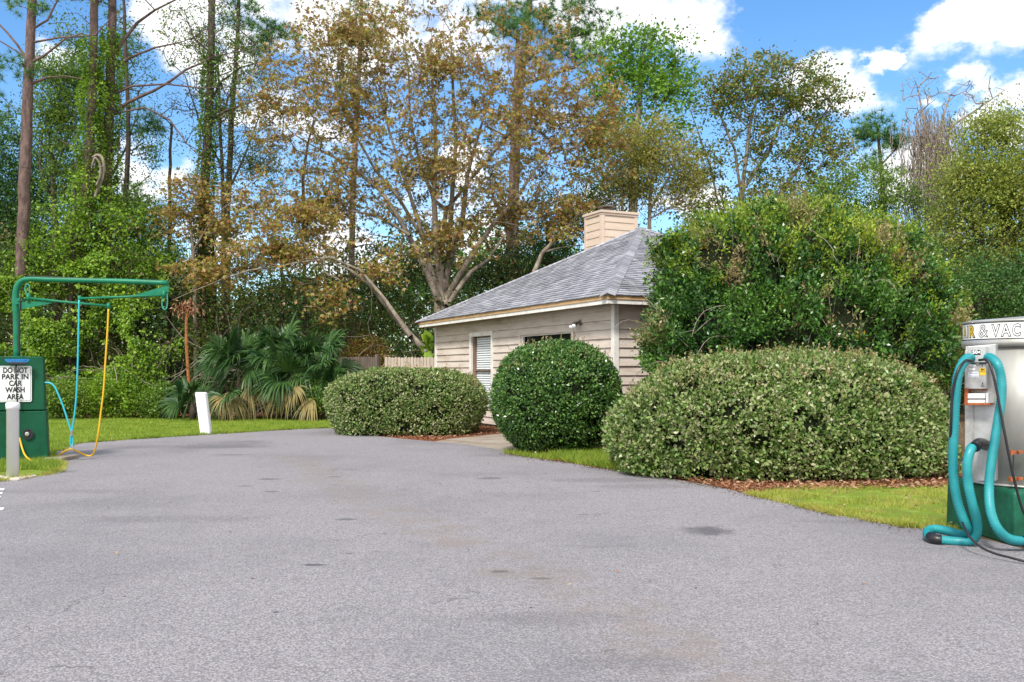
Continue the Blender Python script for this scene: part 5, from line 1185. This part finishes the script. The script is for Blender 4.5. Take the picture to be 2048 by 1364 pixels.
# brush hung on the cabinet
bx = at(34, 725, SY-.03); brush = thing('wash_brush', 'blue bristled wash brush with black handle leaning over the white sign', 'brush', at(35, 800, SY-.06))
mb = MB(); x0, x1 = at(16,0,SY).x, at(54,0,SY).x; z0 = at(0,727,SY).z; mb.frame_box((x0, SY-.11, z0-.025), (x1-x0,0,0), (0,.08,0), (0,0,.045)); mb.build('head', M['black_plastic'], brush, bevel=.01)
rng = random.Random(4); mb = MB()
for i in range(420):
    x = rng.uniform(x0-.005, x1+.005); y = SY-.11+rng.uniform(0,.08); h = rng.uniform(.03,.055); d = (x-(x0+x1)/2)*.25
    mb.add([(x-.004,y,z0+.018),(x+.004,y,z0+.018),(x+d+.003,y,z0+.02+h),(x+d-.003,y,z0+.02+h)], [(0,1,2,3)])
mb.build('bristles', M['brush_blue'], brush)
mb = MB(); mb.tube([(at(33,729,SY).x, SY-.07, at(33,729,SY).z), (at(34,770,SY).x, SY-.06, at(34,770,SY).z), (at(36,812,SY).x, SY-.05, at(36,812,SY).z)], .012, 10); mb.build('handle', M['black_rubber'], brush, smooth=True)
mb = MB(); mb.box(xr0-.02, YW-.12, .006, xr0+.28, YW+.5, .075); o = mb.build('concrete_slab', M['concrete'], origin=(xr0+.1, YW, 0), bevel=.01); tag(o, 'low pale concrete slab at the foot of the wash cabinet', 'slab')

piv = Vector((xr0, YW, 0)); Rz = Matrix.Translation(piv) @ Matrix.Rotation(R(25), 4, 'Z') @ Matrix.Scale(.873, 4, (1,0,0)) @ Matrix.Translation(-piv)
for top in (wash, brush):
    for o in top.children_recursive:
        if o.name.split('.')[0] in ('lower_cabinet','upper_cabinet','port','nozzle','sign','border','lettering','head','bristles','handle'):
            w = wloc(o); o.data.transform(Matrix.Translation(-w) @ Rz @ Matrix.Translation(w))

# white pipe bollard
bb = gbase(25.5, 12.85); mb = MB(); r_ = .080
mb.lathe(bb, [(r_,0),(r_,.97),(r_*1.12,.972),(r_*1.12,1.04),(r_*1.05,1.058),(r_*.7,1.066)], 28)
o = mb.build('pipe_bollard', M['pvc'], origin=bb); tag(o, 'smooth white pipe bollard in front of the wash cabinet', 'bollard')
for p in o.data.polygons: p.use_smooth = len(p.vertices) == 4
# leaning chipped post
LB = gbase(412.5, 21.75); ps = thing('leaning_post', 'chipped white post leaning at the lawn edge near the palms', 'bollard', LB)
mb = MB(); k = 20; vs = []
for (zz, sh) in ((0,0),(.05,0),(.95,-.115),(.985,-.12),(1.0,-.12)):
    q = 1 if zz < .96 else (.96 if zz < .99 else .8)
    for j in range(k):
        a = 2*math.pi*j/k; c_, s_ = math.cos(a), math.sin(a); e = .45
        vs.append((LB[0]+sh+.125*q*math.copysign(abs(c_)**e, c_), LB[1]+.11*q*math.copysign(abs(s_)**e, s_), zz*1.0))
mb.add(vs, [(i*k+j, i*k+(j+1)%k, (i+1)*k+(j+1)%k, (i+1)*k+j) for i in range(4) for j in range(k)]+[tuple(4*k+j for j in range(k))]); mb.build('post', M['chipped_white'], ps, smooth=True)
mb = MB(); p = at(396.5, 834, 21.72); mb.frame_box(p, (.035,0,0), (-.0,.16,0), (-.03,0,.33)); mb.build('side_plate', M['grey_plate'], ps, bevel=.005)
mb = MB(); mb.lathe(at(395.5, 791, 21.75), [(.01,-.05),(.035,-.03),(.035,.03),(.01,.05)], 12); mb.build('red_knob', M['red_cap'], ps, smooth=True)

# ------------------------------------------------------------------ vacuum machine
VC = Vector((4.76, 8.52, 0)); RV = .53
vac = thing('vacuum_machine', 'round steel air and vacuum machine on a green concrete base', 'vacuum machine', VC)
ang0 = math.atan2(-VC.y, -VC.x)     # direction to the camera
def cyl(a, r, z): return VC+Vector((math.cos(ang0+a)*r, math.sin(ang0+a)*r, z))    # a<0: towards the picture's left? (checked below)
SG = 1 if (cyl(.3, RV, 0).x/cyl(.3, RV, 0).y) > (cyl(0, RV, 0).x/cyl(0, RV, 0).y) else -1
def cy2(b, r, z): return cyl(SG*b, r, z)        # b>0: to the right in the picture
def arc_panel(mb, b0, b1, r, z0, z1, n=24, t=0, mi=0):
    vs = []
    for i in range(n+1):
        b = b0+(b1-b0)*i/n; vs += [cy2(b, r, z0), cy2(b, r, z1)]
    fs = [(2*i, 2*i+2, 2*i+3, 2*i+1) for i in range(n)]
    mb.add(vs, fs, mi)
# base: a chamfered block seen corner-on
bc = [Vector((4.22,9.0,0)), Vector((4.285,7.9,0)), Vector((5.42,7.86,0)), Vector((5.40,9.05,0))]; mb = MB()
ctr = sum(bc, Vector())/4; lv = [(0,1.0),(.44,.985),(.475,.965)]; vs = []
for z, q in lv: vs += [ctr+(p-ctr)*q+Vector((0,0,z)) for p in bc]
mb.add(vs, [(3,2,1,0),(8,9,10,11)]+[(i*4+j, i*4+(j+1)%4, (i+1)*4+(j+1)%4, (i+1)*4+j) for i in range(2) for j in range(4)]); mb.build('base', M['green_base'], vac, bevel=.018)
mb = MB(); mb.lathe(VC, [(RV,.478),(RV,1.76)], 72); tank = mb.build('tank', M['steel'], vac, smooth=True)
mb = MB(); mb.lathe(VC, [(RV+.004,.478),(RV+.022,.482),(RV+.022,.495),(RV+.004,.50)], 72); mb.build('bottom_rim', M['steel_dull'], tank, smooth=True)
mb = MB(); mb.lathe(VC, [(RV+.002,1.715),(RV+.028,1.72),(RV+.03,1.775),(RV+.012,1.782),(RV+.012,1.935),(RV+.024,1.94),(RV+.024,1.955),(RV-.02,1.965),(.1,2.0)], 72); lid = mb.build('lid', M['steel'], vac, smooth=True)
# sign band
mb = MB(); b0, b1 = -1.5, .0; arc_panel(mb, b0, -.03, RV+.017, 1.79, 1.93, 40); sg = mb.build('sign_band', M['sign_white'], vac)
def bend_text(me, bc_, z, r, sx):
    for v in me.vertices:
        b = bc_+v.co.x*sx/r; p = cy2(b, r+v.co.z, z+v.co.y); v.co = p
    me.update(); return me
# angles of the glyph columns, from where the letters stand in the photograph
def ang_of(px, r=RV+.02):
    best = None
    for i in range(400):
        b = -1.35+i*.005; p = cy2(b, r, 1.8); q = p.x/p.y*FPX+CX
        if best is None or abs(q-px) < best[0]: best = (abs(q-px), b)
    return best[1]
def glyph(ch, px0, px1, hgt, z, fill):
    a0, a1 = ang_of(px0), ang_of(px1); r = RV+.017
    for off, m, dr in ((.005 if ch == '&' else .009, M['ink'], .0012), (-.002 if ch == '&' else .0, fill, .0024)):
        me = text_mesh(ch, hgt*1.40, offset=off); xs = [v.co.x for v in me.vertices]; ys = [v.co.y for v in me.vertices]
        if m is M['ink']: w = max(xs)-min(xs); cx_, cy_ = (max(xs)+min(xs))/2, (max(ys)+min(ys))/2; sx = (a1-a0)*r/w; sy = hgt/(max(ys)-min(ys))
        for v in me.vertices: v.co.x = (v.co.x-cx_)*sx; v.co.y = (v.co.y-cy_)*sy; v.co.z = 0
        bend_text(me, (a0+a1)/2, z, r+dr, 1); link('lettering', me, m, sg)
a1_ = ang_of(1950); wd = ang_of(2012)-ang_of(1981)
gl = [('A', -1.32, -1.13), ]
def glyph_a(ch, a0, a1, fill):
    global ang_of
    sv_ = ang_of; ang_of = lambda p, r=0: p; glyph(ch, a0, a1, .116, 1.86, fill); ang_of = sv_
bR1 = ang_of(1950.5); bR0 = ang_of(1938.5); dw = bR1-bR0
glyph_a('R', bR0, bR1, M['yellow']); glyph_a('I', bR0-.085, bR0-.035, M['yellow']); glyph_a('A', bR0-.11-dw, bR0-.11, M['yellow'])
glyph('&', 1957, 1977, .116, 1.86, M['sign_white']); glyph('V', 1982, 2001, .116, 1.86, M['sign_white']); glyph('A', 2001, 2022.5, .116, 1.86, M['sign_white']); glyph('C', 2024, 2042, .116, 1.86, M['sign_white'])
mb = MB()
for zz in (1.785, 1.93): arc_panel(mb, -1.5, -.03, RV+.019, zz, zz+.006, 40)
mb.build('sign_edge', M['ink'], sg)
# flat service panel and coin box: frame facing the camera
def face_frame(px, Y):
    o = at(px, HY, Y); o.z = 0; n = Vector((-.62,-.785,0)).normalized(); x = Vector((-n.y, n.x, 0)); x = x if x.x > 0 else -x; return o, x, n
PO, PX, PN = face_frame(1955, 8.08)
def pbx(mb, px0, px1, py0, py1, d0, d1, mi=0):
    """box on the panel plane between image columns and rows, from depth d0 to d1 in front of it"""
    def hit(px, py, d):
        o = PO+PN*d; ray = Vector(((px-CX)/FPX, 1, (HY-py)/FPX)); t = (o.x*PN.x+o.y*PN.y)/(ray.x*PN.x+ray.y*PN.y); p = ray*t; return Vector((p.x, p.y, CAMZ+p.z))
    a = hit(px0, py1, d1); b = hit(px1, py1, d1); c = hit(px1, py0, d1)
    mb.frame_box(a, b-a, Vector((0,0,c.z-b.z)), -PN*(d1-d0), mi); return a, b, c
mb = MB(); pbx(mb, 1931, 1991, 688, 962, -.10, 0); panel = mb.build('service_panel', M['steel_panel'], vac, bevel=.004)
mb = MB(); pbx(mb, 1930, 1947, 700, 962, -.06, .012); mb.build('edge_strip', M['steel_dull'], panel, bevel=.002)
mb = MB(); pbx(mb, 1932.5, 1972, 727, 778, .0, .10); coin = mb.build('coin_box', M['steel_dull'], vac, bevel=.006)
mb = MB(); pbx(mb, 1935, 1971.5, 692, 725, .0, .125); hood = mb.build('hood', M['steel_panel'], vac, bevel=.006)
def sticker(parent, px0, px1, py0, py1, m, d, nm='sticker'):
    mb = MB(); pbx(mb, px0, px1, py0, py1, d-.004, d+.0015); return mb.build(nm, m, parent)
def ptext(parent, s, px, py, size, d, m, sx=1, off=.001):
    me = text_mesh(s, size, offset=off); ys = [v.co.y for v in me.vertices]; cy_ = (max(ys)+min(ys))/2
    for v in me.vertices: v.co.y -= cy_
    o = PO+PN*d; ray = Vector(((px-CX)/FPX, 1, (HY-py)/FPX)); t = (o.x*PN.x+o.y*PN.y)/(ray.x*PN.x+ray.y*PN.y); p = ray*t; p.z += CAMZ
    for v in me.vertices: v.co = p+PX*v.co.x*sx+Vector((0,0,v.co.y))+PN*.0005
    me.update(); link('lettering', me, m, parent)
sticker(hood, 1943.5, 1961, 700, 710, M['ink'], .125); ptext(hood, '50¢', 1952.5, 705, .038, .129, M['sign_white'], 1.15, .0015)
sticker(coin, 1938.5, 1951.5, 728.5, 732.5, M['sign_white'], .10); sticker(coin, 1938, 1950, 736.5, 740, M['sign_white'], .10)
st = sticker(coin, 1936.5, 1957, 743.5, 754, M['sign_white'], .10)
sticker(st, 1938, 1956, 745.6, 746.6, M['blue_ink'], .102, 'stripe'); sticker(st, 1938, 1956, 751.4, 752.4, M['blue_ink'], .102, 'stripe')
st = sticker(coin, 1959.5, 1971.3, 736, 750.5, M['yellow'], .10); ptext(st, '50¢', 1965.3, 739.3, .022, .103, M['ink'], 1.0)
sticker(st, 1960, 1971, 743, 743.8, M['ink'], .102, 'stripe')
sticker(coin, 1961, 1969, 771.5, 773, M['ink'], .10, 'coin_slot'); sticker(coin, 1964.2, 1965.8, 765, 770, M['ink'], .10, 'coin_slot'); sticker(coin, 1964, 1965.2, 729.5, 734, M['ink'], .10, 'coin_slot')
mb = MB(); a_, b_, c_ = pbx(MB(), 1955.5, 1955.6, 726.5, 726.6, 0, .10); mb.lathe(a_+PN*.0, [(.016,0),(.016,.008),(.008,.012)], 16, PN); mb.build('lock', M['steel'], coin)
# rusty tray bracket
mb = MB(); pbx(mb, 1928.5, 1934.5, 776, 810, 0, .13); pbx(mb, 1934.5, 1980, 806.5, 810.5, 0, .13); pbx(mb, 1934.5, 1972, 779, 781, 0, .08); tray = mb.build('tray', M['rust'], vac, bevel=.003)
mb = MB(); pbx(mb, 1935, 1970, 787, 797, 0, .115); pbx(mb, 1935, 1970, 799.5, 806, 0, .11); pbx(mb, 1971.5, 1977, 786, 806, 0, .12); mb.build('tray_slat', M['chipped_white'], tray, bevel=.003)
mb = MB(); pbx(mb, 1978, 1985, 786, 806, 0, .11); mb.build('bracket', M['steel_dull'], tray)
# door latches
for py in (906, 959):
    mb = MB(); a = at(2017, py, 8.02); b = at(2042, py, 8.0); mb.frame_box(a, b-a, (0,-.03,0), (0,0,.022)); mb.frame_box(at(2016,py+3,8.0), (.02,0,0), (0,-.05,0), (0,0,.04)); mb.frame_box(at(2032,py+2,7.99), (.014,0,0), (0,-.04,0), (0,0,.03))
    mb.build('latch', M['rust'], vac)
mb = MB(); mb.tube([at(2027,910,7.985), at(2026,956,7.985)], .006, 8); mb.build('latch_rod', M['black_plastic'], vac)
# ribbed vacuum hose
def ribbed(name, pts, r, m, parent, pitch=.024):
    P = smoothpath([at(*p) for p in pts], 14); L = [0]
    for a, b in zip(P[:-1], P[1:]): L.append(L[-1]+(b-a).length)
    n = int(L[-1]/(pitch/2)); Q = []; rr = []; j = 0
    for i in range(n+1):
        s = L[-1]*i/n
        while j < len(L)-2 and L[j+1] < s: j += 1
        t = (s-L[j])/max(1e-6, L[j+1]-L[j]); Q.append(P[j].lerp(P[j+1], t)); rr.append(r*(1.03 if i%2 else .86))
    mb = MB(); mb.tube(Q, rr, 14); return mb.build(name, m, parent, smooth=True)
h1 = [(1952,722,8.06),(1938,716,7.97),(1926,726,7.82),(1915,755,7.8),(1911,800,7.8),(1908,860,7.8),(1906,920,7.8),(1908,965,7.8),(1917,1010,7.8),(1930,1045,7.8),(1938,1062,7.85),(1925,1070,7.98),(1895,1062,8.15),(1868,1058,8.25),(1856,1063,8.2),(1857,1072,8.05),(1870,1078,7.95)]
ribbed('vacuum_hose', h1, .040, M['teal_hose'], vac)
h2 = [(1870,1078,7.95),(1895,1081,7.93),(1920,1083,7.9),(1942,1082,7.85),(1953,1068,7.8),(1953,1040,7.75),(1944,1005,7.7),(1936,965,7.7),(1935,925,7.7),(1941,900,7.72),(1953,890,7.8),(1966,889,7.95)]
ribbed('vacuum_hose', h2, .040, M['teal_hose'], vac)
h3 = [(1960,720,8.04),(1978,715,7.92),(1994,728,7.8),(2002,755,7.78),(2003,790,7.76),(1998,830,7.74),(1990,880,7.72),(1982,930,7.7),(1978,975,7.68),(1981,1020,7.62),(1994,1055,7.58),(2015,1076,7.6),(2040,1082,7.62),(2070,1081,7.66),(2110,1080,7.7)]
ribbed('vacuum_hose', h3, .040, M['teal_hose'], vac)
mb = MB(); mb.tube(smoothpath([at(1950,894,7.72), at(1957,887,7.78), at(1966,887,7.9), at(1972,891,8.05)], 5), [.045]*16, 16); mb.build('hose_cuff', M['black_rubber'], vac, smooth=True)
mb = MB(); mb.tube(smoothpath([at(1860,1073,8.02), at(1870,1078,7.95), at(1882,1080,7.93)], 4), .044, 16); mb.tube([at(2046,1083,7.62), at(2075,1081,7.66)], .046, 16); mb.build('hose_cuff', M['black_rubber'], vac, smooth=True)
def cable(pts, r=.011): 
    mb = MB(); mb.tube(smoothpath([at(*p) for p in pts], 8), r, 10); mb.build('air_hose', M['black_rubber'], vac, smooth=True)
cable([(1945,722,7.84),(1930,722,7.78),(1914,745,7.74),(1905,790,7.75),(1902,850,7.76),(1900,905,7.85)], .011)
cable([(1958,720,7.84),(1976,722,7.76),(1988,755,7.7),(1999,810,7.66),(2010,870,7.62),(2024,940,7.6),(2042,1010,7.6),(2060,1050,7.6)], .011)
cable([(1925,1045,7.72),(1932,1062,7.6),(1945,1080,7.5),(1965,1096,7.4),(1990,1107,7.3),(2020,1115,7.2),(2060,1125,7.1),(2120,1135,7.0)], .010)
cable([(1916,930,7.95),(1914,940,7.9),(1922,922,8.1),(1932,910,8.3)], .008)

# ragged verge: tufts and grit straddling the edge of the asphalt
def fringe(pts, n, h, w, m, seed, label, cat, spread=.035, grit=False, name='grass'):
    r = np.random.default_rng(seed); C = np.array(crom2(pts, 6)); d = np.diff(C, axis=0); L = np.r_[0, np.cumsum(np.linalg.norm(d, axis=1))]
    u = r.uniform(0, L[-1], n)
    for _ in range(3): u = np.where(np.sin(u*5.3+1)+np.sin(u*13.7) < r.uniform(-1.6, .6, n), r.uniform(0, L[-1], n), u)
    P = np.c_[np.interp(u, L, C[:,0]), np.interp(u, L, C[:,1])]+r.normal(0, spread, (n, 2))
    if grit:
        V, F = leaves(np.c_[P, np.full(n, .015)+r.random(n)*.004], unit(np.c_[r.normal(0,1,(n,2)), r.normal(0,.1,n)]), w*r.uniform(.4, 1.5, n), .8, rng=r, UP=np.array([0,0,4.0])); me = np_mesh(name, V, F)
    else:
        a = r.uniform(0, 2*np.pi, n); H_ = h*r.uniform(.4, 1.5, n); b = np.c_[P, np.full(n, .004)]; sd = np.c_[np.cos(a), np.sin(a), np.zeros(n)]*(w/2); t = np.c_[P+r.normal(0, .55, (n, 2))*H_[:,None], H_]
        me = np_mesh(name, np.stack([b-sd, b+sd, t], 1).reshape(-1, 3), np.arange(3*n).reshape(-1, 3))
    tag(link(name, me, m), label, cat, kind='stuff')
e_right = GP((1849,1059),(1781,1051),(1644,1025),(1494,989)); e_bed = GP((1494,989),(1405,970),(1285,950),(1200,938),(1130,926),(1070,918),(1008,908))
e_far = GP((652,857),(560,861),(430,869),(350,874),(230,882),(140,890),(116,903)); e_isl = GP((112,917),(124,936),(110,947),(60,957),(0,964),(-90,975))
fringe(e_right, 3800, .06, .008, M['grass_dry'], 201, 'ragged grass tufts hanging over the asphalt beside the vacuum machine', 'grass')
fringe(e_far, 7000, .07, .013, M['grass_blade'], 202, 'uneven grass edge along the far side of the asphalt', 'grass', .05)
fringe(e_isl, 2600, .06, .010, M['grass_dry'], 203, 'straggly dry grass at the kerb of the wash island', 'grass', .04)
fringe(e_right+e_bed[1:], 2600, 0, .020, M['soil'], 204, 'crumbs of soil and grit washed onto the asphalt edge by the hedge', 'grit', .10, True, 'grit')
fringe(e_isl, 900, 0, .022, M['stone'], 205, 'pale gravel crumbs along the kerb of the wash island', 'gravel', .05, True, 'gravel')
fringe(e_far, 1500, 0, .03, M['soil'], 206, 'dark soil crumbs along the far asphalt edge', 'grit', .09, True, 'grit')

# ------------------------------------------------------------------ small things on the ground
rng = random.Random(9); k = 0
for px, py in [(2,957),(12,959),(22,961),(40,960),(48,958),(58,957),(-8,958),(-16,957),(31,962),(-25,960),(66,955)]:
    g = G(px, py); s = rng.uniform(.035, .07); mb = MB(); vs = []
    for i in range(5):
        th = math.pi*i/4
        for j in range(8):
            a = 2*math.pi*j/8; q = s*rng.uniform(.85, 1.15); vs.append((g.x+q*math.sin(th)*math.cos(a)*1.2, g.y+q*math.sin(th)*math.sin(a), .02+q*.5*math.cos(th)))
    mb.add(vs, [(i*8+j, i*8+(j+1)%8, (i+1)*8+(j+1)%8, (i+1)*8+j) for i in range(4) for j in range(8)]); o = mb.build('stone', M['stone'], origin=g, smooth=True)
    tag(o, 'pale stone at the kerb around the foot of the pipe bollard', 'stone', 'pale stones by the pipe bollard')
mb = MB()
for (a, b, c, d) in [((-60,979),(10,979),(7,983),(-60,983)), ((-60,986),(6,987),(4,990),(-60,991)), ((-60,994),(2,995),(0,998),(-60,999)), ((-70,1018),(9,1018),(5,1023),(-70,1025))]:
    mb.quad(*[Vector((G(*q).x, G(*q).y, .016)) for q in (a, b, c, d)])
tag(mb.build('road_marking', M['paint_white']), kind='structure')
def scatter(name, label, poly, n, ls, m, seed, z=.02, W=.5, lift=.02):
    r = np.random.default_rng(seed); poly = np.array(poly); P = r.uniform(poly.min(0), poly.max(0), (n*4, 2)); P = P[inpoly(P, poly)][:n]; k = len(P)
    D = unit(np.c_[r.normal(0,1,(k,2)), r.normal(0,.25,k)]); V, F = leaves(np.c_[P, z+r.random(k)*lift], D, ls*r.uniform(.5,1.4,k), W, rng=r, UP=np.array([0,0,3.0]))
    tag(link(name, np_mesh(name, V, F), m), label, 'litter', kind='stuff')
scatter('fallen_leaves', 'dry brown leaves along the foot of the long hedge', GP((1480,986),(1405,969),(1285,950),(1240,940),(1400,952),(1880,960),(1890,978),(1560,982)), 2600, .06, M['deadleaf'], 90)
scatter('wood_chips', 'red brown bark chips beside the path to the house', GP((868,883),(800,878),(740,871),(780,862),(960,852),(1000,850),(1003,868),(900,878)), 3600, .055, M['deadleaf'], 91)
scatter('fallen_leaves', 'brown leaf litter under the edge of the woods', [(-18,29.2),(-4.5,29.2),(-4.5,31),(-18,31)], 5000, .12, M['deadleaf'], 92)
scatter('fallen_leaves', 'few pale clippings on the near grass strip', near_poly, 160, .05, M['deadleaf'], 93, .03)
scatter('fallen_leaves', 'small bits of leaf scattered over the asphalt', GP((100,1300),(1900,1300),(1500,1000),(1100,930),(700,880),(250,890)), 130, .028, M['deadleaf'], 94, .014, lift=.004)
